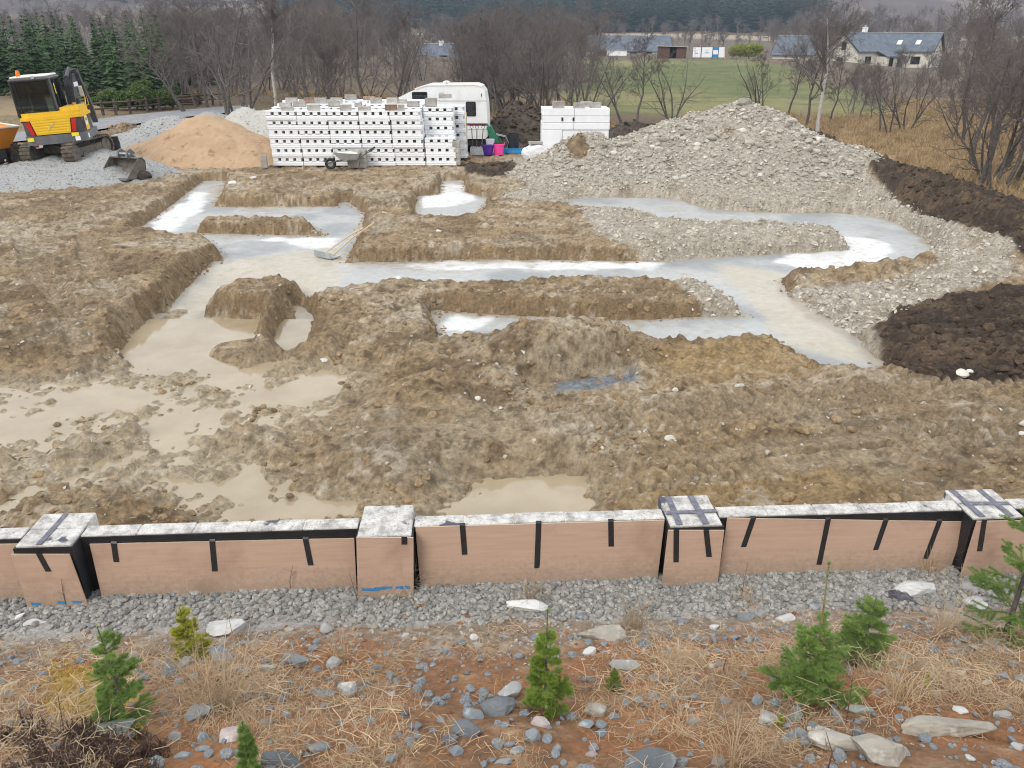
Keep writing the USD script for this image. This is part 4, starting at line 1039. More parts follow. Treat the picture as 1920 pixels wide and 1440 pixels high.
# --- smaller foam stack behind the stone heap
D2 = 31.5
xl, xr = atd(1016, 240, D2)[0], atd(1143, 240, D2)[0]
zt2 = at(1016, 205, 0)[2] * 0 + (CAM_H + (D2 * ray(1016, 203)[2] / ray(1016, 203)[1]))
t = thing('foam_stack', 'smaller white foam stack wrapped in sheets behind the stone heap', 'foam stack', (xl, D2, 0))
W2 = xr - xl
MB().box(0, W2 * .30, 0, 1.5, -.05, zt2 * .58, .01).build('foam_sheet', 'white_sheet', t)
MB().box(W2 * .305, W2 - .02, .03, 1.5, -.05, zt2 * .575, .01).build('foam_sheet', 'white_sheet', t)
zc = zt2 * .585; n = 3; hh = (zt2 - zc) / n
for r in range(n):
    m = MB()
    for a, b in ((.0 + .03 * (r % 2), W2 * .47), (W2 * .475, W2 - .01 * r)):
        m = MB().box(a, b, .0 + .02 * r, 1.45, zc + r * hh, zc + (r + 1) * hh - .012, .008)
        m.build('foam_panel', 'white_sheet', t)
for a in (.285, .45):
    MB().box(W2 * a, W2 * a + .07, -.004, .06, zc + hh * 1.25, zc + hh * 1.72).build('slot', 'black_plastic', t)
for px, dy, dz, rz in ((1047, .25, 0, .05), (1086, .2, 0, -.1), (1099, .9, .0, .1), (1116, .5, 0, .05)):
    block_at(px, 200, D2 + dy, zt2 - .01, f'concrete block on the smaller foam stack, {"leftmost" if px == 1047 else "front middle" if px == 1086 else "behind the middle one" if px == 1099 else "rightmost"}', 'blocks on the smaller foam stack', rz, False, (.46, .21, .2 if px != 1047 else .26))
v, f = rock_mesh(55, (1.1, .9, .8), 3, 4, .12)
t = thing('builders_bag', 'white bulk bag slumped against the left of the smaller foam stack', 'bag', (atd(1003, 265, 31)[0], 31.0, .3))
mesh('bag_body', (v, f), 'white_sheet', t, True)
MB().box(-.25, .3, -.25, .05, .36, .44, .01).build('grey_slab', 'concrete_block', t)

# --- caravan
DC = 34.0
cx0, cx1 = atd(738, 240, DC)[0], atd(913, 240, DC)[0]
LC = cx1 - cx0
car = thing('caravan', 'old white touring caravan with maroon stripe parked behind the foam stack', 'caravan', (cx0, DC, .0), -.03)
z0, z1 = .52, 2.62
prof = [(.10, z0), (.06, 1.2), (.0, 1.9), (.18, 2.12), (1.05, 2.50), (1.5, z1 - .02), (LC - .45, z1), (LC - .2, z1 - .07), (LC - .08, z1 - .22), (LC - .0, 1.9), (LC + .03, 1.2), (LC + .03, z0 + .1), (LC - .08, z0)]
body = Polygon(prof).buffer(-.05).buffer(.05, quad_segs=6)
MB().front(body, 0, 2.05).build('body_shell', 'caravan_white', car, 35)
MB().front(Polygon([(1.0, 2.47), (1.5, z1 - .012), (LC - .45, z1 + .006), (LC - .2, z1 - .062), (LC - .2, z1 - .03), (LC - .45, z1 + .05), (1.45, z1 + .03), (.95, 2.51)]), -.02, 2.07).build('roof_edge', 'roof_cream', car)
MB().box(.3, LC + .012, -.012, .004, 2.02, 2.05).build('rain_rail', 'caravan_trim', car)
MB().box(.1, LC + .045, -.008, .003, 1.06, 1.15).build('stripe', 'maroon_stripe', car)
MB().box(.25, LC + .03, -.016, .003, .90, .93).build('lower_rail', 'caravan_trim', car)
MB().box(.3, LC - .05, .06, 1.95, .22, z0 + .02).build('chassis', 'black_plastic', car)
for xw in (1.9, LC - .35):
    MB().cyl((xw, .1, .32), (xw, .3, .32), .3, n=20).build('wheel', 'black_plastic', car)
def carwin(x0, x1, za, zb, curtain):
    fr = Polygon([(x0, za), (x1, za), (x1, zb), (x0, zb)]).buffer(.05, quad_segs=4)
    w = MB().front(fr.difference(Polygon([(x0, za), (x1, za), (x1, zb), (x0, zb)])), -.022, .0).build('window', 'black_plastic', car)
    MB().front(Polygon([(x0, za), (x1, za), (x1, zb), (x0, zb)]), -.006, -.003).build('curtain' if curtain else 'dark_inside', 'curtain_pink' if curtain else 'black_plastic', car)
    MB().front(Polygon([(x0, za), (x1, za), (x1, zb), (x0, zb)]), -.018, -.015).build('pane', 'window_glass', car)
sx = LC / 175
carwin(40 * sx, 64 * sx, 2.12, 2.33, False)
carwin(139 * sx, 153 * sx, 1.48, 1.95, True)
MB().box(66 * sx, 80 * sx, -.02, 0, 2.14, 2.34, .01).build('open_hatch', 'caravan_white', car)
MB().box(88 * sx, 97 * sx, -.014, 0, 2.26, 2.36, .005).build('vent_grille', 'caravan_trim', car)
MB().box(LC - .22, LC - .19, -.02, 0, 2.2, 2.32).build('side_lamp', 'black_plastic', car)
MB().lathe([(0, .16), (.08, .155), (.15, .12), (.16, .1), (.04, .08), (.04, 0), (0, 0)], 18, T(98 * sx, .9, z1)).build('roof_vent', 'white_plastic', car, 40)
MB().lathe([(0, .07), (.22, .06), (.32, .02), (.33, 0), (0, 0)], 18, T(80 * sx, 1.0, z1 - .01)).build('roof_dome', 'white_plastic', car, 40)
MB().lathe([(0, .06), (.15, .05), (.2, .01), (.2, 0), (0, 0)], 18, T(140 * sx, 1.0, z1 - .01)).build('roof_dome', 'white_plastic', car, 40)

# --- things standing by the caravan
def tub(name, label, cat, px, d, r0, r1, h, material, handles=True, group=None):
    t = thing(name, label, cat, (atd(px, 260, d)[0], d, 0), 0, group)
    MB().lathe([(0, 0), (r0, 0), (r1, h), (r1 + .015, h + .01), (r1 - .01, h + .012), (r0 - .015, .02), (0, .02)], 28).build('tub_wall', material, t, 40)
    if handles:
        for s in (-1, 1):
            MB().tube([(s * (r1 - .0) , -.09, h), (s * (r1 + .01), -.06, h + .09), (s * (r1 + .01), .06, h + .09), (s * r1, .09, h)], .016, 6).build('handle', material, t)
    return t
tub('purple_tub', 'purple flexible tub in front of the caravan', 'tub', 914.5, 33.0, .19, .25, .36, 'purple_plastic')
tub('pink_tub', 'pink flexible tub with handles right of the purple one', 'tub', 935, 33.0, .18, .22, .38, 'pink_plastic')
tub('white_bucket', 'pale grey bucket on the ground behind the purple tub', 'bucket', 919, 33.45, .15, .18, .55, 'white_plastic', False)
tub('black_bin', 'black round barrel standing in the blue tray', 'barrel', 962, 34.0, .24, .25, .72, 'black_plastic', False)
t = thing('blue_tray', 'bright blue shallow tray on the ground right of the pink tub', 'tray', (atd(965, 268, 33.7)[0], 33.7, .0))
MB().box(-.62, .62, -.3, .65, 0, .03).box(-.62, .62, -.3, -.27, .03, .17, .005).box(-.62, -.59, -.27, .65, .03, .17, .005).box(.59, .62, -.27, .65, .03, .17, .005).build('tray_body', 'blue_plastic', t)
MB().box(-.64, .64, -.325, -.302, .15, .19, .004).build('rim', 'blue_plastic', t)
for px, d, n, lean in ((887, 32.9, 'leftmost of the three', -.05), (893.5, 32.8, 'middle one of the three', .02), (901.5, 32.9, 'rightmost of the three', .10)):
    t = thing('shovel', f'shovel standing upright against the caravan, {n}', 'shovel', (atd(px, 270, d)[0], d, .0), 0, 'shovels in front of the caravan', 1, -.12, lean)
    MB().front([(-.12, .03), (-.1, 0), (.1, 0), (.12, .03), (.12, .28), (.05, .34), (-.05, .34), (-.12, .28)], -.008, .0).build('blade', 'bright_steel', t)
    MB().cyl((0, .0, .3), (0, .02, 1.05), .018, n=8).build('shaft', 'old_wood', t)
    MB().tube([(-.06, .02, 1.05), (-.06, .02, 1.14), (.06, .02, 1.14), (.06, .02, 1.05)], .014, 6).build('grip', 'black_plastic', t)
t = thing('broom', 'tall pale wooden pole leaning at the right end of the foam stack', 'pole', (atd(876, 280, 31.6)[0], 31.6, .0), 0, None, 1, -.03, 0)
MB().cyl((0, 0, .05), (0, .0, 1.75), .017, n=8).build('pole', 'pale_wood', t)
MB().box(-.14, .14, -.03, .03, 0, .07, .01).build('head', 'old_wood', t)
t = thing('garden_wheelbarrow', 'green barrow tipped up beside the caravan end', 'wheelbarrow', (atd(926, 265, 34.0)[0], 34.0, .0))
MB().hull([(-.06, -.3, .15), (.36, -.3, .05), (-.3, -.3, 1.0), (-.1, -.3, 1.05), (-.06, .3, .15), (.36, .3, .05), (-.3, .3, 1.0), (-.1, .3, 1.05)]).build('pan', 'green_plastic', t)
for s in (-1, 1):
    MB().tube([(-.32, s * .2, 1.12), (.0, s * .22, .8), (.3, s * .22, .45), (.46, s * .2, .12)], .018, 6).build('frame_tube', 'green_plastic', t)
    MB().tube([(.1, s * .2, .7), (.5, s * .2, .62), (.62, s * .2, .4), (.55, s * .2, .1)], .016, 6).build('leg', 'bright_steel', t)
MB().cyl((-.3, -.05, .2), (-.3, .05, .2), .19, n=18).build('wheel', 'black_plastic', t)

# --- wheelbarrow in front of the stack
t = thing('wheelbarrow', 'galvanised builder wheelbarrow in front of the long foam stack', 'wheelbarrow', (atd(655, 315, 28.9)[0], 28.9, .0), .12)
M_ = np.eye(4)
top = [(-.52, -.33, .62), (.42, -.33, .56), (.42, .33, .56), (-.52, .33, .62)]
bot = [(-.26, -.2, .34), (.30, -.2, .33), (.30, .2, .33), (-.26, .2, .34)]
v = np.array(top + bot + [(p[0] * .96, p[1] * .94, p[2]) for p in top] + [(p[0] * .96, p[1] * .94, p[2] + .02) for p in bot])
f = []
for i in range(4):
    j = (i + 1) % 4
    f += [[i, 4 + i, 4 + j], [i, 4 + j, j], [8 + i, 12 + j, 12 + i], [8 + i, 8 + j, 12 + j], [i, j, 8 + j], [i, 8 + j, 8 + i]]
f += [[4, 6, 5], [4, 7, 6], [12, 13, 14], [12, 14, 15]]
mesh('pan', (v, np.array(f)), 'galvanised', t)
MB().hull([(-.4, -.26, .56), (.34, -.26, .53), (.34, .26, .53), (-.4, .26, .56), (-.2, -.15, .5), (.2, -.15, .5), (.1, 0, .62)]).build('dry_mortar', 'sticker_white', t)
for s in (-1, 1):
    MB().tube([(-.75, s * .06, .22), (-.55, s * .12, .26), (-.2, s * .22, .31), (.32, s * .24, .33), (.62, s * .27, .55), (.95, s * .28, .72)], .017, 7).build('handle_tube', 'dark_grey_paint', t)
    MB().tube([(.02, s * .23, .31), (.12, s * .25, .04), (.2, s * .25, .01), (.34, s * .25, .02), (.42, s * .25, .31)], .015, 7).build('leg', 'dark_grey_paint', t)
    MB().cyl((.78, s * .276, .635), (.97, s * .281, .735), .021, n=8).build('grip', 'black_plastic', t)
wh = MB().lathe([(.10, -.035), (.17, -.05), (.2, -.03), (.205, 0), (.2, .03), (.17, .05), (.10, .035)], 24, T(-.66, 0, .2) @ R(PI / 2)).build('wheel', 'black_plastic', t, 40)
MB().cyl((-.66, -.036, .2), (-.66, .036, .2), .1, n=16).build('wheel_disc', 'galvanised', t)
MB().tube([(-.75, -.06, .22), (-.92, -.04, .30), (-.92, .04, .30), (-.75, .06, .22)], .014, 6).build('nose_bar', 'dark_grey_paint', t)

# --- concrete rake lying in the trench
p = hit(612, 480, lambda a, b: np.full(np.shape(a), ZF + .12)); q = at(700, 425, .12)
t = thing('tamping_rake', 'wide concrete rake with two long handles left lying in the trench corner', 'rake', p, 0)
d = q - p; L_ = np.linalg.norm(d[:2]); a = math.atan2(d[1], d[0])
Mk = R(0, 0, a)
MB().box(-.12, .16, -.30, .26, -.01, .02, .004, M=Mk).box(-.13, -.115, -.30, .26, -.01, .13, M=Mk).build('blade', 'galvanised', t)
for s in (-.16, .12):
    MB().tube([(.05, s, .03), (L_ * .5, s * .6, d[2] * .5 + .1), (L_ * (1.0 if s < 0 else .8), s * .2, d[2] * (1 if s < 0 else .8) + .1)], .017, 7, M=Mk).build('handle', 'pale_wood', t)

# --- excavator
EX = np.array([gp(134, 300, 28.3), 28.3, .40])
ex = thing('excavator', 'yellow and grey tracked excavator seen from behind on a gravel mound', 'excavator', EX, .27, None, (.85, .86, .97), .02, -.07)
U = -.40                                                             # undercarriage turned to the right
MU = R(0, 0, U)
for s in (-1, 1):
    # belt: a stadium profile with lugs
    cx_ = s * .93
    outer, inner = [], []
    L2, Rr = 1.02, .36
    th = np.linspace(-PI / 2, PI / 2, 12)
    st = [(L2 + Rr * math.cos(a_), Rr + Rr * math.sin(a_)) for a_ in th] + [(-L2 - Rr * math.cos(a_), Rr + Rr * math.sin(-a_)) for a_ in th]
    sh = Polygon(st)
    belt = MB().side(sh.difference(sh.buffer(-.055)), cx_ - .23, cx_ + .23, MU)
    ring = np.array(sh.exterior.coords); seg = np.linalg.norm(np.diff(ring, axis=0), axis=1); cum = np.concatenate([[0], np.cumsum(seg)])
    for k in np.arange(0, cum[-1], .135):
        y_, z_ = np.interp(k, cum, ring[:, 0]), np.interp(k, cum, ring[:, 1])
        y2, z2 = np.interp((k + .01) % cum[-1], cum, ring[:, 0]), np.interp((k + .01) % cum[-1], cum, ring[:, 1])
        an = math.atan2(z2 - z_, y2 - y_)
        belt.box(cx_ - .235, cx_ + .235, -.035, .035, -.035, .03, M=MU @ T(0, y_, z_) @ R(an) )
    belt.build('track', 'track_rubber', ex)
    fr = MB().box(cx_ - .12, cx_ + .12, -.95, .95, .2, .5, .03, M=MU)
    fr.build('track_frame', 'muddy_steel', ex)
    for y_, r_ in ((-L2, .28), (L2, .28), (-.5, .13), (0, .13), (.5, .13)):
        MB().cyl((cx_ - .15, y_, .36 if r_ > .2 else .19), (cx_ + .15, y_, .36 if r_ > .2 else .19), r_, n=18, M=MU).build('wheel', 'muddy_steel', ex)
MB().box(-.72, .72, -.55, .55, .3, .62, .05, M=MU).build('car_body', 'muddy_steel', ex)
MB().cyl((0, 0, .6), (0, 0, .72), .55, n=24).build('slew_ring', 'black_plastic', ex)
bl = MB().side([(1.75, .05), (1.82, .03), (1.86, .3), (1.82, .56), (1.76, .56), (1.8, .3)], -1.15, 1.15, MU)
bl.build('dozer_blade', 'dark_grey_paint', ex)
for s in (-1, 1): MB().box(s * .45 - .06, s * .45 + .06, .5, 1.8, .25, .38, M=MU).build('blade_arm', 'muddy_steel', ex)
# upper works: plan outline with round back
def plan(y_front, w, back, r=.35, ins=0.0):
    return Polygon([(-w, y_front), (-w, back + .25), (-w * .72, back + .05), (0, back), (w * .72, back + .05), (w, back + .25), (w, y_front)]).buffer(-ins - .04).buffer(.04, quad_segs=3)
zb = .72
MB().prism(plan(1.0, 1.12, -1.32), .30, T(0, 0, zb)).build('grey_skirt', 'mid_grey_paint', ex, 30)
MB().prism(plan(.55, 1.10, -1.30, ins=.02), .50, T(0, 0, zb + .303)).build('engine_side', 'dark_grey_paint', ex, 30)
# yellow counterweight panel between the lamps, with ribs
MB().front([(-.62, zb + .33), (.62, zb + .33), (.72, zb + .80), (-.72, zb + .80)], -1.325, -1.24).build('rear_panel', 'yellow_paint', ex)
for k in range(5):
    MB().box(-.60 - .02 * k, .60 + .02 * k, -1.333, -1.32, zb + .37 + k * .085, zb + .425 + k * .085, .006).build('rib', 'yellow_paint', ex)
MB().box(-.20, .20, -1.337, -1.334, -.007, .007, M=T(0, 0, zb + .57) @ R(0, -.75, 0)).build('emblem_bar', 'bright_steel', ex)
MB().box(-.07, .07, -1.3375, -1.3345, -.012, .012, M=T(0, 0, zb + .57) @ R(0, .2, 0)).build('emblem_bar', 'bright_steel', ex)
MB().prism(plan(.55, 1.13, -1.33, ins=.0), .10, T(0, 0, zb + .805)).build('hood', 'yellow_paint', ex, 30)
MB().prism(plan(.5, 1.06, -1.24), .13, T(0, 0, zb + .906)).build('hood', 'yellow_paint', ex, 30)
MB().prism([(.35, -.9), (1.02, -.9), (1.02, .4), (.35, .4)], .10, T(0, 0, zb + 1.037)).build('hood', 'yellow_paint', ex, 30)
for s in (-1, 1):
    MB().front([(s * .68, zb + .34), (s * .80, zb + .36), (s * .93, zb + .76), (s * .76, zb + .78)], -1.33, -1.22).build('tail_lamp', 'red_lens', ex)
MB().box(1.095, 1.105, -.75, -.2, zb + .32, zb + .9).build('side_panel', 'yellow_paint', ex)
MB().box(1.106, 1.110, -.62, -.36, zb + .48, zb + .82).build('sticker', 'sticker_white', ex)
MB().box(1.1105, 1.113, -.58, -.40, zb + .62, zb + .72).build('sticker_band', 'sticker_blue', ex)
for k in range(4): MB().box(1.09, 1.112, -1.05, -.8, zb + .42 + k * .07, zb + .45 + k * .07).build('louvre', 'black_plastic', ex)
MB().box(-1.0, -.78, -1.215, -1.2, zb + .14, zb + .26, M=T(0, -.1, 0)).build('warning_label', 'warning_yellow', ex)
MB().box(.62, .88, -1.335, -1.31, zb + .20, zb + .32).build('warning_label', 'warning_yellow', ex)
MB().box(.72, .90, -1.335, -1.31, zb + .05, zb + .19).build('white_label', 'sticker_white', ex)
MB().box(1.122, 1.126, -.9, -.7, zb + .07, zb + .22).build('white_label', 'sticker_white', ex)
# cab
cz0, cz1 = zb + .82, zb + 2.08
cxa, cxb, cya, cyb = -1.14, .22, -.92, .85
P4 = [(cxa, cya), (cxb, cya), (cxb, cyb), (cxa, cyb)]
for k, (a, b) in enumerate(P4):
    MB().tube([(a, b, cz0), (a * .985 + .0, b * .96, cz1)], [.05, .045], 8).build('cab_pillar', 'black_plastic', ex)
MB().tube([(cxb, -.1, cz0), (cxb, -.12, cz1)], .04, 8).build('cab_pillar', 'black_plastic', ex)
MB().box(cxb - .03, cxb + .03, cya, -.55, cz0, cz1 - .02, .01).build('rear_quarter_panel', 'dark_grey_paint', ex)
MB().box(cxa - .02, cxb + .02, cya - .0, cyb, cz0 - .1, cz0 + .16, .03).build('cab_base', 'dark_grey_paint', ex)
MB().box(cxa - .03, cxb + .04, cya - .02, cyb + .04, cz1 - .03, cz1 + .07, .04).build('cab_roof', 'dark_grey_paint', ex)
MB().box(cxa + .04, cxb - .02, cya + .06, cyb - .04, cz1 + .071, cz1 + .14, .03).build('roof_panel', 'roof_cream', ex)
for x0, x1, y0, y1 in ((cxa + .05, cxb - .05, cya + .0, cya + .012), (cxa + .05, cxb - .05, cyb - .02, cyb - .008), (cxa, cxa + .012, cya + .06, cyb - .06), (cxb - .012, cxb, -.5, cyb - .06)):
    MB().box(x0, x1, y0, y1, cz0 + .17, cz1 - .05).build('window_pane', 'tinted_glass', ex)
MB().box(-.75, -.2, -.35, -.22, cz0 + .1, cz0 + .85, .05).box(-.75, -.2, -.35, .15, cz0 + .05, cz0 + .22, .05).box(-.62, -.33, -.36, -.25, cz0 + .86, cz0 + 1.02, .03).build('seat', 'black_plastic', ex)
MB().box(.225, .235, -.3, -.22, cz0 + .75, cz0 + 1.1, M=T(.02, 0, 0)).build('door_label', 'warning_yellow', ex)
MB().tube([(cxa + .15, cya - .03, cz0 + .05), (cxa + .17, cya - .03, cz1 - .1)], .012, 6).build('wiper', 'black_plastic', ex)
MB().lathe([(0, .19), (.05, .18), (.075, .12), (.08, .03), (.08, 0), (0, 0)], 16, T(-.78, -.75, cz1 + .14)).build('beacon', 'orange_lens', ex, 40)
MB().cyl((-.78, -.75, cz1 + .05), (-.78, -.75, cz1 + .15), .03, n=8).build('beacon_stem', 'black_plastic', ex)
MB().box(-.33, -.2, -.97, -.88, cz1 + .03, cz1 + .13, .01).build('work_lamp', 'bright_steel', ex)
# boom, arm, hoses, rams: folded up in front of the machine
MB().side([(.55, .95), (.95, .95), (1.25, 1.8), (1.75, 2.55), (2.3, 2.62), (2.35, 2.80), (1.6, 2.86), (1.05, 2.45), (.75, 1.75)], .34, .62).build('boom', 'dark_grey_paint', ex)
MB().side([(1.95, 2.86), (2.1, 2.95), (3.05, 1.75), (3.2, 1.05), (3.08, .98), (2.85, 1.6), (2.1, 2.55)], .38, .60, T(.16, 0, 0)).build('arm', 'dark_grey_paint', ex)
for k in range(5):
    xx = .36 + .055 * k
    MB().tube([(xx, .5, 1.3), (xx, .62, 1.9), (xx, .92, 2.5), (xx, 1.5, 2.95), (xx + .1, 2.2, 2.98)], .022, 6).build('hose', 'black_plastic', ex)
MB().tube([(.30, .75, 1.1), (.30, 1.1, 2.0)], .065, 10).build('ram', 'dark_grey_paint', ex)
MB().tube([(.68, .75, 1.1), (.68, 1.1, 2.0)], .065, 10).build('ram', 'dark_grey_paint', ex)
MB().tube([(.48, 1.0, 2.75), (.52, 1.7, 3.02)], .07, 10).build('ram', 'dark_grey_paint', ex)
MB().box(.335, .345, 1.22, 1.5, 2.2, 2.45).build('boom_label', 'warning_yellow', ex)
MB().box(.615, .63, 1.2, 1.9, 2.35, 2.5, M=T(0, .1, .05)).build('boom_label', 'sticker_white', ex)
MB().tube([(.75, -.15, zb + 1.1), (.75, -.15, zb + 1.22)], .07, 10).build('filler_cap', 'yellow_paint', ex)
MB().tube([(.98, .55, zb + .9), (1.02, .75, zb + 1.3), (1.02, .75, zb + 1.75)], .022, 7).build('handrail', 'yellow_paint', ex)
MB().tube([(.8, .9, zb + 1.02), (1.06, .9, zb + 1.05), (1.06, .9, zb + 1.5)], .02, 7).build('handrail', 'yellow_paint', ex)
MB().box(.88, 1.03, .66, .70, zb + 1.35, zb + 1.72, .02).build('mirror', 'bright_steel', ex)

# --- digging bucket on the ground
bk = thing('digger_bucket', 'muddy steel digger bucket lying on its back right of the excavator', 'bucket', (gp(228, 322, 26.6), 26.6, .0), -.35)
sh = [(-.45, .05), (-.1, .0), (.25, .06), (.46, .28), (.5, .55), (.38, .68), (.22, .70)]
out = Polygon(sh + [(.20, .66), (.35, .63), (.45, .53), (.42, .30), (.22, .10), (-.1, .04), (-.45, .09)])
MB().side(out, -.62, .62).build('shell', 'muddy_steel', bk, 30)
for s in (-.62, .60): MB().side([(-.45, .05), (-.1, 0), (.25, .06), (.46, .28), (.5, .55), (.38, .68), (.22, .70)], s, s + .02).build('side_plate', 'muddy_steel', bk)
MB().box(-.64, .64, -.53, -.40, .03, .075, .01).build('cutting_edge', 'muddy_steel', bk)
for s in (-.22, .16): MB().side([(.1, .68), (.5, .56), (.5, .82), (.34, .95), (.2, .90)], s, s + .06).build('ear', 'mid_grey_paint', bk)
for y_, z_ in ((.22, .80), (.42, .74)): MB().cyl((-.26, y_, z_), (.26, y_, z_), .035, n=10).build('pin', 'bright_steel', bk)
v, f = rock_mesh(91, (.75, .6, .4), 2, 5)
tag(mesh('soil_lump', (v + [gp(262, 322, 26.7), 26.7, .08], f), 'heap_dark'), 'dark lump of wet soil beside the digger bucket', 'soil')

# --- dumper at the left edge
DP = np.array([gp(-18, 300, 28.0), 28.0, .0])
dm = thing('dumper', 'orange site dumper with skip and lugged tyre, cut off at the left edge', 'dumper', DP, -.5)
top_ = [(-.85, -.75, 1.62), (.95, -.75, 1.55), (.95, .75, 1.55), (-.85, .75, 1.62)]
bot_ = [(-.6, -.6, .85), (.35, -.6, .80), (.35, .6, .80), (-.6, .6, .85)]
v = np.array(top_ + bot_ + [(p[0] * .96, p[1] * .95, p[2] - .0) for p in top_] + [(p[0] * .93, p[1] * .93, p[2] + .04) for p in bot_])
f = []
for i in range(4):
    j = (i + 1) % 4
    f += [[i, 4 + i, 4 + j], [i, 4 + j, j], [8 + i, 12 + j, 12 + i], [8 + i, 8 + j, 12 + j], [i, j, 8 + j], [i, 8 + j, 8 + i]]
f += [[4, 6, 5], [4, 7, 6], [12, 13, 14], [12, 14, 15]]
mesh('skip', (v, np.array(f)), 'orange_paint', dm)
MB().tube(top_ + top_[:1], .035, 6).build('skip_rim', 'roof_cream', dm)
MB().box(.1, .45, -.702, -.69, -.09, .09, M=T(0, .03, 1.3) @ R(-.2)).build('sticker', 'sticker_white', dm)
MB().box(-.95, .4, -.4, .4, .45, .8, .04).build('chassis', 'dark_grey_paint', dm)
for y_ in (-.72, .72):
    for x_ in (.35, -1.1):
        w = MB().lathe([(.22, -.16), (.38, -.17), (.44, -.13), (.455, 0), (.44, .13), (.38, .17), (.22, .16)], 28, T(x_, y_, .46) @ R(PI / 2)).build('tyre', 'track_rubber', dm, 40)
        m = MB()
        for k in range(18):
            for sd in (-1, 1):
                a_ = k / 18 * 2 * PI + (.17 if sd > 0 else 0)
                m.box(-.02, .02, sd * .01, sd * .17, .43, .49, M=T(x_, y_, .46) @ R(0, a_, 0) @ R(0, 0, sd * .5))
        m.build('tread_lug', 'track_rubber', dm)
        MB().cyl((x_, y_ - .12, .46), (x_, y_ + .12, .46), .22, n=18).build('wheel_rim', 'muddy_steel', dm)
        MB().cyl((x_, y_ - .16, .46), (x_, y_ + .16, .46), .07, n=12).build('hub', 'mid_grey_paint', dm)
# red pipe lying behind the dumper wheel
p = at(48, 277, .05)
t = thing('red_plank', 'dull red plank lying on the ground between dumper and excavator', 'plank', p, .1)
MB().box(-.55, .55, -.06, .06, 0, .12, .01).build('plank_body', 'maroon_stripe', t)
# ------------------------------------------------------------------ plants
def bark(name, a, b, rand=.2): mat(name, a, b, scale=14, rough=.9, rand=rand, spec=.15)
bark('bark_dark', (.062, .056, .051), (.14, .125, .113))
bark('bark_twig', (.110, .093, .088), (.180, .155, .145))
bark('bark_birch', (.24, .225, .21), (.42, .40, .38))
bark('twig_grey', (.10, .085, .07), (.16, .135, .11))
def leafmat(name, a, b, tr=.25, rand=.15):
    usdkit.material(stage, '/World/Looks/' + name, {
        'tc': ('texture_coordinate', {}), 'n': ('noise_texture', {'scale': 7.0, 'detail': 4.0}), 'r': ('rgb_ramp', {'ramp': [(.35, a), (.65, b)]}),
        'oi': ('object_info', {}), 'mr': ('map_range', {'to_min': 1 - rand, 'to_max': 1 + rand}), 'hs': ('hsv', {}),
        'p': ('principled_bsdf', {'roughness': 0.6, 'specular_ior_level': 0.3}), 't': ('translucent_bsdf', {}), 'm': ('mix_closure', {'fac': tr})},
        [('tc.object', 'n.vector'), ('n.fac', 'r.fac'), ('oi.random', 'mr.value'), ('mr.result', 'hs.value'), ('r.color', 'hs.color'), ('hs.color', 'p.base_color'), ('hs.color', 't.color'), ('p.BSDF', 'm.closure1'), ('t.BSDF', 'm.closure2')], surface='m.closure')
leafmat('needle_bright', (.17, .27, .035), (.30, .40, .08), .4)
leafmat('needle_mid', (.13, .22, .05), (.25, .35, .10), .4)
leafmat('needle_yellow', (.28, .31, .035), (.42, .42, .06), .35)
leafmat('needle_dark', (.036, .070, .026), (.075, .125, .046), .3, .35)
leafmat('needle_far', (.010, .024, .018), (.026, .048, .030), .1, .5)
leafmat('shrub_green', (.045, .085, .02), (.10, .14, .04))
leafmat('hedge_yellow', (.20, .24, .03), (.28, .30, .05))
leafmat('straw', (.33, .225, .125), (.54, .42, .275), .2, .25)
leafmat('straw_far', (.28, .195, .10), (.42, .31, .18), .2, .2)
leafmat('heather', (.055, .032, .026), (.12, .075, .058), .05, .3)

def bare_tree(seed, h, lean=0.0, stems=1, spread_=.5, dense=1.0, low=.25, levels=4, up=.35, thick=1.0, sides=True):
    """a leafless tree: (stem mesh, branch mesh, twig mesh)"""
    rg = np.random.default_rng(seed)
    S, Bm, Tw = MB(), MB(), MB()
    def grow(p, d, length, r, level):
        n = 5 if level < 2 else 4 if level < 3 else 3
        pts, rad, dirs = [p], [r], [d]
        for i in range(n):
            d = d + rg.normal(0, (.09 if level == 0 else .18) + .05 * level, 3) + np.array([0, 0, up * .22 * (level > 0)])
            d /= np.linalg.norm(d)
            p = p + d * length / n
            pts.append(p); rad.append(r * (1 - (i + 1) / n * (.75 if level else .8))); dirs.append(d)
        (S if level == 0 else Bm if level == 1 else Tw).tube(pts, np.maximum(rad, .0042), 7 if level == 0 else 4 if level == 1 else 3, cap=False)
        if level >= levels: return
        k = int((13 if level == 0 else 8 if level == 1 else 6) * dense * rg.uniform(.8, 1.25))
        for _ in range(k):
            t = rg.uniform(low if level == 0 else .2, 1.0)
            i = min(int(t * n), n - 1); fr = t * n - i
            q = pts[i] + (pts[i + 1] - pts[i]) * fr
            ax = rg.normal(size=3); ax -= ax @ dirs[i] * dirs[i]; ax /= np.linalg.norm(ax)
            an = rg.uniform(.35, .95) * (spread_ + .5)
            nd = dirs[i] * math.cos(an) + ax * math.sin(an)
            L = length * rg.uniform(.28, .55) * (1.15 - .55 * t if level == 0 else 1.0)
            grow(q, nd, L, rad[i] * rg.uniform(.38, .6), level + 1)
    for s in range(stems):
        a = rg.uniform(0, 2 * PI)
        off = np.array([math.cos(a), math.sin(a), 0]) * .22 * (stems > 1)
        d = np.array([lean + (off[0] * 1.6), off[1] * 1.6 + rg.normal(0, .04), 1.0]); d /= np.linalg.norm(d)
        grow(off, d, h * rg.uniform(.8, 1.0) * (.72 if levels > 2 else .8), h * .0125 * thick / (1 + .15 * (stems > 1)), 0)
    return S.mesh(), Bm.mesh(), Tw.mesh()

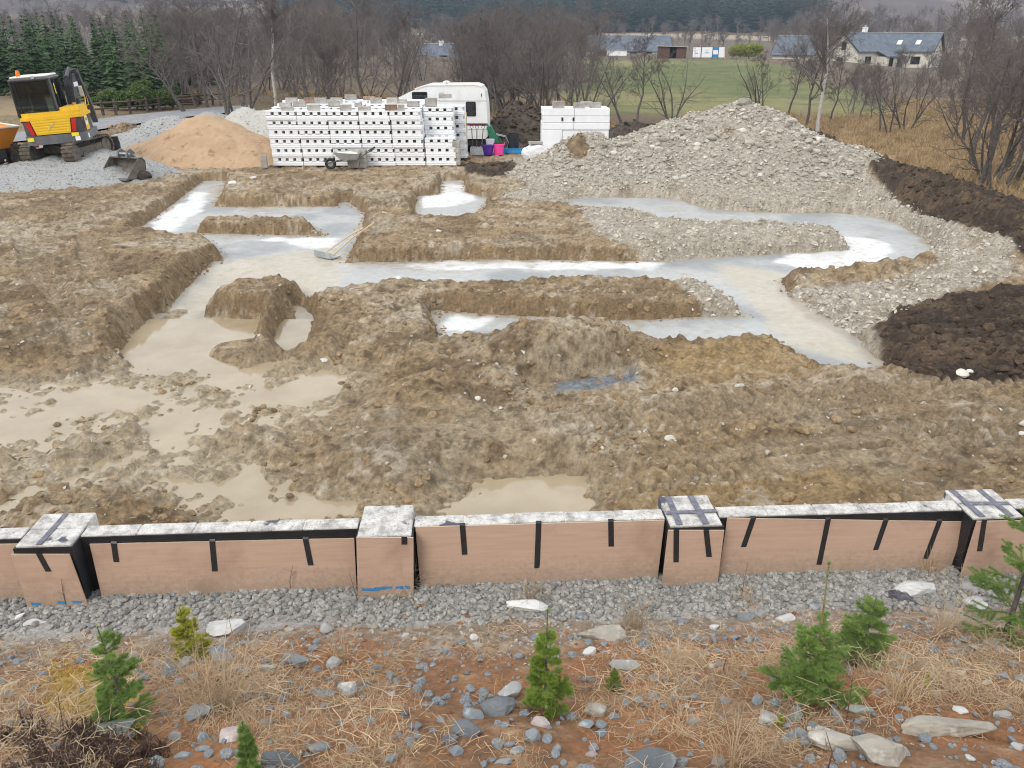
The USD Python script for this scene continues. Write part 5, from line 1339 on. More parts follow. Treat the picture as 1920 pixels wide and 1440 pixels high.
def tree_thing(name, label, cat, meshes, loc, rz, scale, bark_, twig, group=None):
    t = thing(name, label, cat, loc, rz, group, scale)
    mesh('trunk', meshes[0], bark_, t, True)
    mesh('crown', (np.vstack([meshes[1][0], meshes[2][0]]), np.vstack([meshes[1][1], meshes[2][1] + len(meshes[1][0])])), twig, t, True)
    return t
BT = [bare_tree(1, 7, .05, 1, .45, 1.0), bare_tree(2, 7, -.08, 2, .5, .8), bare_tree(3, 8, .02, 1, .35, 1.1, .3), bare_tree(4, 6, .15, 3, .6, .62), bare_tree(5, 9, .0, 1, .3, 1.1, .35), bare_tree(6, 5, 0, 5, .75, .5, .1, 3)]
KIND = {'alder': 3, 'single': 0, 'twin': 1, 'birch': 4, 'slim': 2, 'bush': 5}
first = {}
def bare(kind, px, py, d, hscale, rz, label, group=None, z=None, name=None):
    x = atd(px, py, d)[0]
    z = float(zt(x, d)) if z is None else z
    k = KIND[kind]
    nm = {'alder': 'bare_alder', 'birch': 'bare_birch', 'bush': 'willow_bush'}.get(kind, 'bare_tree')
    if kind not in first:
        first[kind] = tree_thing(nm, label, 'bush' if kind == 'bush' else 'tree', BT[k], (x, d, z - .05), rz, hscale, 'bark_birch' if kind == 'birch' else 'bark_dark', 'bark_twig' if kind != 'bush' else 'twig_grey', group)
    else:
        copy_of(first[kind], label, (x, d, z - .05), rz, hscale, group)
G1 = 'bare trees behind the yard'
TREES = [
    ('alder', 432, 214, 38.5, 1.35, .3, 'gnarled leafless alder with several leaning stems behind the gravel heaps', None),
    ('alder', 452, 212, 39.5, 1.15, 2.2, 'smaller leafless alder tangled with the gnarled one behind the pale heap', None),
    ('birch', 515, 185, 46, 1.0, 0, 'pale stemmed bare birch above the left end of the long foam stack', None),
    ('twin', 350, 190, 48, 1.1, 1.0, 'bare two stemmed tree left of the gnarled alder, in front of the conifers', None),
    ('bush', 578, 185, 44, 1.1, .4, 'rounded bare willow bush behind the left half of the foam stack', None),
    ('slim', 606, 185, 46, .95, 1.1, 'slim bare tree behind the foam stack, left of its middle', G1),
    ('single', 655, 182, 45, 1.05, 2.1, 'bare tree rising behind the middle of the long foam stack', G1),
    ('slim', 683, 182, 47, 1.1, .2, 'slim dark bare tree just right of the middle of the foam stack', G1),
    ('twin', 735, 180, 46, 1.0, 3.1, 'bare forked tree left of the caravan roof', G1),
    ('bush', 640, 188, 43.5, .8, 2.2, 'low bare bush behind the middle of the foam stack', None),
    ('slim', 745, 170, 52, 1.0, 1.7, 'slim bare tree behind the caravan roof', G1), ('single', 880, 175, 50, .95, .3, 'bare tree behind the caravan end', G1),
    ('single', 940, 208, 42, .95, .9, 'bare tree standing just right of the caravan', G1), ('twin', 962, 205, 43, .8, 2.0, 'two stemmed bare tree behind the dark earth heap', G1),
    ('single', 985, 205, 42, .9, 4.0, 'dark bare trunk above the right side of the earth heap', G1), ('alder', 1012, 205, 41.5, 1.0, 5.2, 'spreading bare alder behind the smaller foam stack', G1),
    ('twin', 1040, 200, 42.5, .95, 1.4, 'forked bare tree behind the left of the smaller foam stack', G1), ('alder', 1075, 202, 42, 1.05, 2.6, 'leaning bare alder behind the right of the smaller foam stack', G1),
    ('alder', 1105, 200, 43.5, .9, .2, 'bare alder leaning out over the green field', G1),
    ('twin', 1172, 212, 47, .85, .5, 'clump of thin bare stems at the left foot of the green field', None), ('slim', 1195, 214, 47, .75, 2.8, 'thin bare tree beside the clump at the foot of the field', None),
    ('bush', 1262, 208, 48, 1.05, 0, 'rounded bare willow bush at the foot of the green field', None),
    ('bush', 1425, 205, 52, 1.0, 1.2, 'bare bush behind the top of the stone heap', None), ('single', 1432, 200, 54, .7, 1.2, 'bare tree right of the top of the stone heap', None), ('slim', 1478, 212, 52, .7, 2.0, 'short bare tree right of the stone heap top', None),
    ('birch', 1532, 250, 40, .92, 1.0, 'tall slim birch standing at the right foot of the stone heap', None), ('slim', 1512, 232, 44, .82, .3, 'slim bare tree left of the tall birch by the stone heap', None),
    ('slim', 1557, 222, 47, .6, 2.5, 'forked bare tree leaning right of the tall birch', None),
    ('single', 1652, 240, 41, .62, .4, 'short bare tree on the straw ground, left of its group', None), ('twin', 1672, 245, 40, .6, 1.4, 'short forked bare tree on the straw ground', None), ('bush', 1700, 235, 42, .9, 2.4, 'bare bush below the cream house', None),
    ('alder', 1800, 252, 38, .62, 3.4, 'bare alder with dark stems below the right gable of the cream house', None), ('single', 1785, 262, 37, .6, 4.4, 'dark bare tree beside the alder below the cream house', None), ('slim', 1806, 266, 36, .8, 5.4, 'slim bare tree right of the cream house', None),
    ('slim', 1838, 345, 24.8, .98, .4, 'tall bare tree nearest the peat bank at the right edge', None), ('alder', 1868, 350, 24.3, 1.0, 1.4, 'bare alder clump at the right edge beside the peat bank', None), ('twin', 1900, 345, 25.2, 1.05, 2.4, 'dark forked tree cut by the right edge of the photograph', None),
    ('slim', 1822, 300, 29, .95, 3.0, 'bare tree behind the tall one at the right edge', None), ('single', 1890, 300, 28.5, 1.05, 4.0, 'bare tree in the thicket at the right edge', None), ('bush', 1852, 340, 26, .9, 2.0, 'bare bush under the trees at the right edge', None),
    ('twin', 1935, 350, 24.0, 1.0, 5.0, 'bare tree just past the right edge of the photograph', None),
]
for i, (k, px, py, d, s, rz, lab, gr) in enumerate(TREES): bare(k, px, py, d, s, rz, lab, gr)

# the leafless wood behind, too dense to count
def wood(n, label, region, seed, smin=.7, smax=1.25):
    rg = np.random.default_rng(seed)
    P = []
    while len(P) < n:
        px, d = region(rg)
        if 745 < px < 870 and d < 150 and rg.random() < .8: continue
        x = (px - 960) / FPX * (d * CP + 1.6)
        P.append((x, d, float(zt(x, d)) - .1))
    protos, mats, pick = [], [], rg.integers(0, 5, n)
    for k in (0, 1, 2, 3, 4):
        a, b, c = BT[k]
        protos.append((np.vstack([a[0], b[0], c[0]]), np.vstack([a[1], b[1] + len(a[0]), c[1] + len(a[0]) + len(b[0])]))); mats.append('bark_twig')
    o = scatter('bare_wood', protos, mats, P, rg.uniform(smin, smax, n), rg.uniform(0, 6.28, n), None, pick, seed)
    tag(o, label, 'wood', None, 'stuff')
wood(190, 'leafless birch and alder wood behind the yard', lambda r: (r.uniform(330, 1100), r.uniform(49, 100)), 601, .6, 1.05)
wood(430, 'brown leafless wood on the flat below the hills', lambda r: (r.uniform(-100, 1120), r.uniform(110, 330) ** 1.0), 602, .8, 1.3)
wood(200, 'leafless wood behind the houses at right', lambda r: (r.uniform(1420, 2050), r.uniform(165, 330)), 603, .8, 1.3)
wood(34, 'leafless thicket below the cream house', lambda r: (r.uniform(1590, 1780), r.uniform(48, 90)), 604, .32, .5)
wood(20, 'leafless trees right of the cream house', lambda r: (r.uniform(1790, 1990), r.uniform(52, 115)), 609, .55, .9)
wood(14, 'leafless thicket at the right edge beyond the peat bank', lambda r: (r.uniform(1780, 2080), r.uniform(30, 50)), 605, .6, .95)
wood(70, 'leafless hedge and scrub around the far bungalow', lambda r: (r.uniform(1085, 1560), r.uniform(200, 300)), 606, .5, .9)
wood(60, 'bare birches along the right end of the conifer plantation', lambda r: (r.uniform(1490, 1640), r.uniform(380, 440)), 608, 1.0, 1.7)
wood(90, 'bare birches fringing the foot of the conifer plantation', lambda r: (r.uniform(600, 1540), r.uniform(392, 424)), 611, .8, 1.3)
wood(150, 'purple grey scrub on the moor at top right', lambda r: (r.uniform(1500, 2050), r.uniform(340, 460)), 612, .7, 1.3)
wood(200, 'bare birches scattered over the left hillside', lambda r: (r.uniform(-150, 900), r.uniform(420, 520)), 607, 1.0, 1.6)

# conifers
def conifer(seed, h=6.0, w=1.5, rows=16, per=9, droop=.35):
    rg = np.random.default_rng(seed)
    F = MB(); v, f = [], []
    for i in range(rows):
        t = (i + rg.uniform(0, .7)) / rows
        z = h * (.06 + .92 * t); r = w * (1 - t) ** .85 + .08
        for k in range(max(4, int(per * (1.2 - .6 * t)))):
            a = rg.uniform(0, 2 * PI); L = r * rg.uniform(.65, 1.15)
            c, s = math.cos(a), math.sin(a); z2 = z - droop * L + rg.normal(0, .08); ww = .20 * L + .09
            side = np.array([-s, c, 0]); tip = np.array([c * L, s * L, z2 + rg.uniform(0, .25) * L]); mid = np.array([c * L * .5, s * L * .5, z - droop * .2 * L]); b = len(v)
            v += [np.array([0, 0, z]), mid + side * ww + [0, 0, -.12 * ww], tip, mid - side * ww + [0, 0, -.12 * ww], mid + [0, 0, .35 * ww]]
            f += [[b, b + 1, b + 4], [b + 1, b + 2, b + 4], [b + 2, b + 3, b + 4], [b + 3, b, b + 4]]
    return (np.array(v), np.array(f)), MB().tube([(0, 0, -.2), (0, 0, h * .6), (0, 0, h)], [h * .014, h * .008, .01], 6).mesh()
CON = [conifer(s, 6.0, 1.35 + .2 * (s % 3), 20, 13, .3) for s in range(4)]
cfirst = {}
ORDN = 'first second third fourth fifth sixth seventh eighth ninth tenth eleventh twelfth thirteenth fourteenth fifteenth sixteenth seventeenth eighteenth nineteenth twentieth'.split() + ['further'] * 9
rg = np.random.default_rng(70)
def con(i, x, d, s, rz, label, group, k):
    z = float(zt(x, d)) - .1
    if k not in cfirst:
        t = thing('spruce_tree', label, 'tree', (x, d, z), rz, group, s)
        mesh('crown', CON[k][0], 'needle_dark', t); mesh('trunk', CON[k][1], 'bark_dark', t)
        cfirst[k] = t
    else: copy_of(cfirst[k], label, (x, d, z), rz, s, group)
n = 0
for row, d in enumerate((58, 62, 66, 71, 77, 84)):
    c_ = 0
    for px in np.arange(-40, 400, 40 - row * 3.2):
        p = px + rg.uniform(-14, 14)
        if p > 330 + 18 * math.sin(row) or (p < 20 and row < 1): continue
        con(n, (p - 960) / FPX * (d * CP + 1.6), d + rg.uniform(-1.5, 1.5), rg.uniform(.68, 1.02), rg.uniform(0, 6), f'dark green spruce, {ORDN[c_]} from the left in the {ORDN[row] if row else "front"} row of the plantation' if row < 4 else 'dark green spruce deep in the plantation at left, only its top showing', 'spruces of the plantation at left' if row < 4 else 'spruces deep in the plantation at left', n % 4)
        n += 1; c_ += 1
for px, d, s, lab in ((905, 66, 1.1, 'single dark spruce among bare trees behind the caravan'), (375, 70, .95, 'spruce at the right end of the plantation')):
    con(n, atd(px, 150, d)[0], d, s, 1.0, lab, None, n % 4); n += 1
def hill_forest(n, label, region, seed, smin, smax, m='needle_far'):
    rg = np.random.default_rng(seed); P = []
    for _ in range(n):
        px, d = region(rg); x = (px - 960) / FPX * (d * CP + 1.6)
        P.append((x, d, float(zt(x, d)) - .3))
    o = scatter('conifer_forest', [conifer(30 + s, 5.2 + .6 * s, 1.0, 10, 7, .3)[0] for s in range(4)], m, P, rg.uniform(smin, smax, n), rg.uniform(0, 6.28, n), None, None, seed)
    tag(o, label, 'forest', None, 'stuff')
def reg_main(r):
    while True:
        px, d = r.uniform(520, 1545), 425 + 160 * r.random() ** 1.4
        if px > 1500 and r.random() < (px - 1490) / 60: continue
        if px > 1080 or d > 425 + (1080 - px) * .12 or r.random() < .35: return px, d
hill_forest(3600, 'dark blue green conifer plantation along the hill', reg_main, 701, 1.7, 3.3)
hill_forest(420, 'scattered conifers on the left hillside', lambda r: (r.uniform(-150, 560), r.uniform(470, 600)), 702, 1.4, 2.6)
hill_forest(60, 'few conifers on the flat before the hill', lambda r: (r.uniform(250, 1500), r.uniform(330, 400)), 703, .9, 1.6)

# green bushes by the fence
def leaf_bush(seed, w, h, n, leaf=.09):
    rg = np.random.default_rng(seed); v, f = [], []
    cl = [(rg.normal(0, w * .4), rg.normal(0, w * .25), rg.uniform(.2, .75) * h, rg.uniform(.3, .5) * w) for _ in range(9)]
    for _ in range(n):
        c = cl[rg.integers(9)]; q = rg.normal(size=3); q /= np.linalg.norm(q); q = np.array(c[:3]) + q * c[3] * rg.uniform(.6, 1.0) * [1, .8, .7]
        if q[2] < .02: continue
        a, b = rg.normal(size=3), rg.normal(size=3); a *= leaf / np.linalg.norm(a); b *= leaf * .5 / np.linalg.norm(b); k = len(v)
        v += [q - a, q + b, q + a, q - b]; f += [[k, k + 1, k + 2], [k, k + 2, k + 3]]
    return np.array(v), np.array(f)
for px, py, d, w, h, lab in ((255, 195, 50, 1.7, 1.5, 'bright green evergreen bush beside the fence, right of the excavator'), (285, 190, 51, 1.5, 1.7, 'taller green evergreen bush behind the fence rails'), (220, 198, 50, 1.1, 1.1, 'low green bush just right of the excavator')):
    x = atd(px, py, d)[0]
    t = thing('evergreen_bush', lab, 'bush', (x, d, float(zt(x, d)) + .1), 0)
    mesh('foliage', leaf_bush(px, w, h, 2600, .12), 'shrub_green', t); MB().tube([(0, 0, -.2), (.05, 0, h * .6)], [.06, .02], 6).build('stem', 'bark_dark', t)

# rough straw coloured grass on the flat ground round the site
def tuft(seed, blades, h, spread_, w=.012, lay_=.5):
    rg = np.random.default_rng(seed); v, f = [], []
    for _ in range(blades):
        a = rg.uniform(0, 2 * PI); b0 = rg.normal(0, spread_ * .25, 2); L = h * rg.uniform(.5, 1.15); le = rg.uniform(.15, 1.2) * lay_
        d = np.array([math.cos(a), math.sin(a)]); sd = np.array([-d[1], d[0], 0]) * w * rg.uniform(.6, 1.2); k = len(v)
        for j, t in enumerate((0, .4, .75, 1.0)):
            an = le * (.4 + 1.6 * t)
            q = np.array([b0[0] + d[0] * L * t * math.sin(an), b0[1] + d[1] * L * t * math.sin(an), L * t * math.cos(an)])
            ww = (1 - t * .85)
            v += [q + sd * ww, q - sd * ww]
        for j in range(3):
            f += [[k + 2*j, k + 2*j + 1, k + 2*j + 3], [k + 2*j, k + 2*j + 3, k + 2*j + 2]]
    return np.array(v), np.array(f)
rg = np.random.default_rng(44)
FT = [tuft(s, 34, .42, .5, .016, .55) for s in range(4)]
y = rg.uniform(22, 62, 26000); x = rg.uniform(-1, 1, 26000) * (.72 * y + 3)
gs = np.where(y < 46, look(g_straw, x, np.minimum(y, 46)), 0)
k = (rg.random(26000) < np.where(y < 44, np.maximum(gs - .25, (y > 39.5) * .35), .5)) & ~shapely.contains_xy(FIELD, x, y) & (look(g_peat, x, np.minimum(y, 46)) < .2) & ((x > -14) | (y > 60))
x, y = x[k], y[k]
z = np.where(y < 45, site(x, y), zt(x, y)) - .03
tag(scatter('rough_grass', FT, 'straw_far', np.stack([x, y, z], 1), rg.uniform(.5, 1.2, len(x)), rg.uniform(0, 6.28, len(x))), 'straw coloured rough grass around the site and under the trees', 'grass', None, 'stuff')
# ------------------------------------------------------------------ houses, shed, hoardings, fence and road beyond the site
mat('slate', (.075, .09, .115), (.12, .14, .17), scale=1.2, rough=.6, bump=.2, bscale=3)
mat('render_cream', (.50, .47, .40), (.58, .55, .47), scale=1.0, rough=.9)
mat('render_white', (.66, .66, .64), (.74, .74, .72), scale=1.0, rough=.9)
mat('ridge_grey', (.30, .31, .32), (.4, .41, .42), scale=3, rough=.7)
mat('barge_dark', (.035, .035, .04), rough=.6)
mat('brown_timber', (.085, .045, .032), (.13, .07, .05), scale=3, rough=.85, stretch=(5, 5, 1))
mat('roof_felt', (.33, .32, .31), (.42, .41, .4), scale=3, rough=.9)
mat('hoarding_blue', (.02, .19, .40), (.03, .22, .44), scale=3, rough=.5)
mat('hoarding_print', (.22, .34, .38), (.5, .55, .56), scale=2, rough=.5)
mat('asphalt', (.19, .19, .195), (.255, .255, .26), scale=2.0, rough=.85, coord='world', bump=.2, bscale=60)

def gable_house(t, M, L, W, eave, ridge, wall, over=.35, suffix=''):
    """a wing: along x from 0 to L, across y from 0 to W, roof ridge along x"""
    MB().box(0, L, 0, W, -1.2, eave, M=M).build('wall', wall, t)
    for x0 in (0, L - .2):
        MB().side([(0, eave + .002), (W, eave + .002), (W / 2, ridge - .12)], x0, x0 + .2, M).build('gable', wall, t)
    sl = (ridge - eave) / (W / 2)
    for s in (0, 1):
        y = lambda q: q if s == 0 else W - q
        pts = [(y(-over), eave - over * sl), (y(W / 2 + (.0 if s else .0)), ridge), (y(W / 2), ridge + .14), (y(-over), eave - over * sl + .14)]
        r = MB().side(pts, -over, L + over, M).build('roof', 'slate', t)
    MB().box(-over, L + over, W / 2 - .14, W / 2 + .14, ridge + .10, ridge + .2, M=M).build('ridge', 'ridge_grey', t)
    for x0 in (-over - .06, L + over + .002):
        MB().side([(-over, eave - over * sl - .1), (W / 2, ridge - .1), (W + over, eave - over * sl - .1), (W + over, eave - over * sl + .17), (W / 2, ridge + .17), (-over, eave - over * sl + .17)], x0, x0 + .058, M).build('barge_board', 'barge_dark', t)
def win(t, M, x, z, w, h, y=0.0):
    o = MB().box(x, x + w, y - .05, y + .0, z, z + h, M=M).build('window', 'barge_dark', t)
    MB().box(x + .08, x + w / 2 - .03, y - .056, y - .051, z + .08, z + h - .08, M=M).box(x + w / 2 + .03, x + w - .08, y - .056, y - .051, z + .08, z + h - .08, M=M).build('pane', 'window_glass', t)
def zsee(py, d): 
    r = ray(960, py); return CAM_H + d * r[2] / r[1]
# cream house: two wings meeting at an angle
D = 140.0; xb = atd(1583, 100, D)[0]; zb_ = zsee(131, D)
t = thing('cream_house', 'cream house with slate roof and two skylights, largest of the far houses', 'house', (xb, D, zb_))
rz_, ev = zsee(62, D) - zb_, zsee(95, D) - zb_
Ma = T(1.6, -2.0, 0) @ R(0, 0, .42)
gable_house(t, Ma, 9.2, 7.2, ev, rz_, 'render_cream')
q_ = Ma @ np.array([9.2, 3.6, 0, 1.0])
Mb_ = T(q_[0], q_[1], 0) @ R(0, 0, -.68) @ T(-.3, -3.6, 0)
gable_house(t, Mb_, 9.0, 7.2, ev, rz_ - .06, 'render_cream')
MB().box(8.6, 9.0, .2, 3.6, -.1, .05, M=Ma @ T(0, 0, ev + .1) @ R(0, 0, 0)).build('valley', 'ridge_grey', t)
MB().box(4.2, 4.9, 3.5, 4.1, rz_ - .3, rz_ + 1.0, M=Ma).build('chimney', 'render_white', t)
MB().cyl((4.55, 3.8, rz_ + 1.0), (4.55, 3.8, rz_ + 1.3), .14, M=Ma).build('chimney_pot', 'ridge_grey', t)
sl = (rz_ - ev) / 3.7; an = math.atan(sl)
for x0 in (3.0, 5.9):
    Ms = Mb_ @ T(x0, 1.5, ev + 1.5 * sl + .15) @ R(an)
    MB().box(0, .8, -.6, .6, 0, .08, M=Ms).build('skylight', 'ridge_grey', t); MB().box(.08, .72, -.52, .52, .081, .09, M=Ms).build('skylight_pane', 'sticker_white', t)
for x0 in (1.6,): win(t, Ma, x0, .9, 1.3, 1.2)
for x0 in (2.5, 6.0): win(t, Mb_, x0, .9, 1.4, 1.2)
Mg = Ma @ T(0, 7.2, 0) @ R(0, 0, -PI / 2)
win(t, Mg, 3.3, ev + .1, 1.0, 1.3); win(t, Mg, 2.6, .7, 1.3, 1.2)
# porch wing with its own roof, at the corner of the two
Mp = Ma @ T(4.2, -2.2, 0)
MB().box(0, 4.2, 0, 2.6, -1.2, ev - .9, M=Mp).build('porch_wall', 'render_cream', t)
MB().side([(-.3, ev - 1.0), (2.7, ev + .15), (2.7, ev + .29), (-.3, ev - .86)], -.25, 4.45, Mp).build('porch_roof', 'slate', t)
win(t, Mp, .5, .4, .9, 1.5); win(t, Mp, 2.3, .4, 1.2, 1.5)
# garage-like house left of it
D = 152.0; xb = atd(1468, 95, D)[0]; zb_ = zsee(116, D)
t = thing('slate_roof_house', 'low slate roofed house half hidden by trees left of the cream house', 'house', (xb, D, zb_))
gable_house(t, T(-.4, 4.2, 0) @ R(0, 0, -.62), 7.4, 6.6, zsee(101, D) - zb_, zsee(67.5, D) - zb_, 'render_cream')
# long bungalow
D = 178.0; xb = atd(1106, 95, D)[0]; zb_ = zsee(111, D); Lb = atd(1262, 95, D)[0] - xb
t = thing('long_bungalow', 'long white bungalow with blue grey slate roof above the green field', 'house', (xb, D, zb_))
gable_house(t, np.eye(4), Lb - .4, 8.5, zsee(95, D) - zb_, zsee(67.5, D) - zb_, 'render_white')
MB().box(Lb * .70, Lb * .70 + .9, 3.9, 4.6, zsee(70, D) - zb_, zsee(62, D) - zb_).build('chimney', 'render_white', t)
for k in range(5): win(t, np.eye(4), 2.0 + k * 3.3, .8, 1.3, 1.0)
t = thing('white_garage', 'small bright white outbuilding in front of the long bungalow', 'garage', (atd(1138, 105, 165)[0], 165.0, zsee(111, 165)))
MB().box(0, 3.9, 0, 4, -1, 1.55).build('wall', 'sticker_white', t); MB().box(-.1, 4.0, -.1, 4.1, 1.552, 1.68).build('roof', 'roof_felt', t)
MB().box(-2.0, -.1, .6, 3.8, -1, 1.6).build('lean_to', 'brown_timber', t)
# shed
D = 150.0; t = thing('brown_shed', 'dark brown open fronted shed on the crest of the green field', 'shed', (atd(1238, 100, D)[0], D, zsee(108.5, D)))
w = (1287 - 1238) / FPX * D * CP; h = zsee(87, D) - zsee(108.5, D)
for a, b in ((0, w * .36), (w * .62, w)): MB().box(a, b, 0, .08, -.6, h).build('front_wall', 'brown_timber', t)
MB().box(0, .08, .081, 3.0, -.6, h + .0).build('side_wall', 'brown_timber', t); MB().box(w - .08, w, .081, 3.0, -.6, h).build('side_wall', 'brown_timber', t); MB().box(0, w, 3.001, 3.08, -.6, h).build('back_wall', 'brown_timber', t)
MB().box(.08, w - .08, .1, 3.0, -.6, -.02).build('shed_floor', 'barge_dark', t)
MB().box(-.2, w + .2, -.3, 3.3, 0, .12, M=T(0, 0, h + .01) @ R(0, .03, 0)).build('roof', 'roof_felt', t)
# hoardings
for px, wpx, m, lab in ((1299, 15, 'sticker_white', 'white hoarding panel nearest the brown shed'), (1315.5, 20, 'sticker_white', 'wider white hoarding panel with a printed strip'), (1336, 11, 'hoarding_blue', 'blue hoarding panel with white middle'), (1347.5, 11, 'sticker_white', 'last white hoarding panel with a leaning prop')):
    D = 149.0; w = wpx / FPX * D * CP; z_ = zsee(107.5, D); h = zsee(88.5, D) - z_
    t = thing('hoarding', lab, 'hoarding', (atd(px, 100, D)[0], D, z_))
    MB().box(.02, w - .02, 0, .06, 0, h).build('panel', m, t)
    for x0 in (0, w - .1): MB().box(x0, x0 + .1, .062, .16, -.5, h + .05).build('post', 'old_wood', t)
    if m == 'hoarding_blue': MB().box(.08, w - .08, -.008, -.002, h * .30, h * .72).build('white_print', 'sticker_white', t)
    elif wpx == 20: MB().box(w * .3, w * .7, -.008, -.002, h * .40, h * .5).box(w * .35, w * .6, -.008, -.002, h * .62, h * .67).build('print', 'hoarding_print', t)
    elif wpx == 15: MB().box(w * .25, w * .7, -.008, -.002, h * .35, h * .42).build('print', 'hoarding_print', t)
    else: MB().tube([(w + .0, -.6, -.3), (w - .1, -.02, h * .9)], .06, 6).build('prop', 'pale_wood', t)
D = 149.0; z_ = zsee(107.5, D)
t = thing('field_gate', 'grey field gate between hoardings and yellow green hedge', 'gate', (atd(1374, 100, D)[0], D, z_))
for k in range(4): MB().box(0, 3.0, 0, .06, .25 + k * .3, .33 + k * .3).build('rail', 'old_wood', t)
for x0 in (-.1, 1.45, 2.95): MB().box(x0, x0 + .12, .061, .18, -.4, 1.4).build('post', 'old_wood', t)
t = thing('hedge', 'clipped yellow green hedge behind the field gate', 'hedge', (atd(1405, 95, 153)[0], 153.0, zsee(106, 153)))
mesh('foliage', leaf_bush(77, 3.4, 1.9, 3000, .22), 'hedge_yellow', t); MB().tube([(0, 0, -.5), (0, 0, 1.0)], .08, 6).build('stem', 'bark_dark', t)
# grey house on the left behind the wood
D = 125.0; xb = atd(775, 110, D)[0]; zb_ = zsee(128, D)
t = thing('grey_house', 'grey roofed house glimpsed through the bare wood above the caravan', 'house', (xb, D, zb_))
gable_house(t, R(0, 0, -.25), 7.0, 6.0, zsee(108, D) - zb_, zsee(84, D) - zb_, 'render_white')
MB().box(3.2, 3.8, 2.6, 3.2, zsee(86, D) - zb_, zsee(80, D) - zb_ + .3, M=R(0, 0, -.25)).build('chimney', 'render_white', t)
win(t, R(0, 0, -.25), 1.0, .8, 1.2, 1.0); win(t, R(0, 0, -.25), 4.2, .8, 1.2, 1.0)
# road
lo_ = [(-160,290),(-60,275),(60,263),(200,241),(330,222),(430,211.5),(480,206)]; up_ = [(-160,268),(-60,255),(60,246),(190,223),(285,212),(393,202),(470,197)]
zr = lambda a, b: zt(a, b) + .05
e0 = np.array([hit(*p, zr) for p in lo_]); e1 = np.array([hit(*p, zr) for p in up_])
k = len(lo_); tt2 = np.linspace(0, k - 1, 60)
E0 = np.stack([np.interp(tt2, np.arange(k), e0[:, i]) for i in range(2)], 1); E1 = np.stack([np.interp(tt2, np.arange(k), e1[:, i]) for i in range(2)], 1)
rows = np.stack([E0 + (E1 - E0) * s for s in np.linspace(0, 1, 6)], 1)
rv = rows.reshape(-1, 2); rv = np.column_stack([rv, np.where(rv[:, 1] < 45.5, site(rv[:, 0], rv[:, 1]), zt(rv[:, 0], rv[:, 1])) * 0 + zt(rv[:, 0], rv[:, 1]) + .07])
tag(mesh('road', (rv, grid_faces(60, 6)), 'asphalt', None, True), 'grey tarmac road passing behind the heaps at left', 'road', kind='structure')
# post and rail fence
fp = [np.array(hit(px, py, zt)) for px, py in ((170,219),(194,216),(218,214.5),(245,212.5),(277,209),(300,206.5),(325,203.5),(371,199),(400,197),(430,195))]
t = thing('rail_fence', 'dark wooden post and rail fence along the far side of the road', 'fence', fp[0])
for i, p in enumerate(fp):
    MB().box(-.06, .06, -.06, .06, -.2, .80, M=T(*(p - fp[0]))).build('post', 'old_wood', t)
    if i:
        for z_ in (.36, .66):
            a, b = fp[i - 1] - fp[0] + [0, -.08, z_], p - fp[0] + [0, -.08, z_]
            MB().tube([a, b], .045, 4).build('rail', 'old_wood', t)
# old timber stacked behind the fence
p0 = np.array(hit(328, 199, zt)) + [0, 1.0, 0]
t = thing('timber_pile', 'pile of dark weathered timber behind the rail fence', 'timber', p0)
rr = np.random.default_rng(3)
for k in range(22):
    z_ = .08 + .11 * (k // 4) + rr.uniform(0, .03); y_ = (k % 4) * .22; a = rr.uniform(-.5, .2)
    MB().tube([(-1.3 + a, y_, z_), (1.1 + a + rr.uniform(-.3, .4), y_ + rr.uniform(-.1, .1), z_ + rr.uniform(-.03, .1))], rr.uniform(.04, .065), 6).build('plank', 'old_wood', t)
for k, px in enumerate((292, 318, 345, 365)):
    q = np.array(hit(px, 198, zt)) + [0, .9, 0] - p0
    MB().box(-.06, .06, -.06, .06, -.2, .95, M=T(*q)).build('stake', 'old_wood', t)

# haze over the moor
usdkit.material(stage, '/World/Looks/haze_air', {'v': ('principled_volume', {'color': (.66, .80, 1.0), 'density': 0.00026, 'anisotropy': 0.2})}, [], volume='v.volume')
tag(mesh('haze', trimesh.creation.box(bounds=[(-1030, -1030, -3.0), (1030, 1030, 190)]), 'haze_air'), 'thin grey blue haze over the moor and hills', 'haze', None, 'stuff')
# ------------------------------------------------------------------ the near bank: rocks, saplings, grass
def stone_mat(name, a, b, c3, t3=(.55, .68), rand=.1):
    mat(name, a, b, scale=5, rough=.75, rand=rand, spec=.3, bump=.45, bscale=38, bdist=.012, c3=c3, scale3=11, t3=t3, detail=8)
stone_mat('rock_blue', (.135, .155, .17), (.235, .255, .27), (.36, .38, .38))
stone_mat('rock_dark', (.085, .095, .105), (.16, .175, .185), (.27, .28, .28))
stone_mat('rock_grey', (.22, .225, .22), (.35, .35, .34), (.50, .50, .48))
stone_mat('rock_white', (.42, .42, .41), (.60, .60, .58), (.30, .31, .31), (.6, .72))
stone_mat('rock_tan', (.25, .225, .185), (.37, .34, .29), (.47, .45, .40))
stone_mat('rock_pink', (.30, .24, .23), (.46, .40, .38), (.58, .55, .53))
stone_mat('rock_purple', (.05, .048, .06), (.09, .085, .10), (.14, .14, .16))
stone_mat('rock_green', (.13, .155, .14), (.22, .25, .225), (.33, .35, .32))
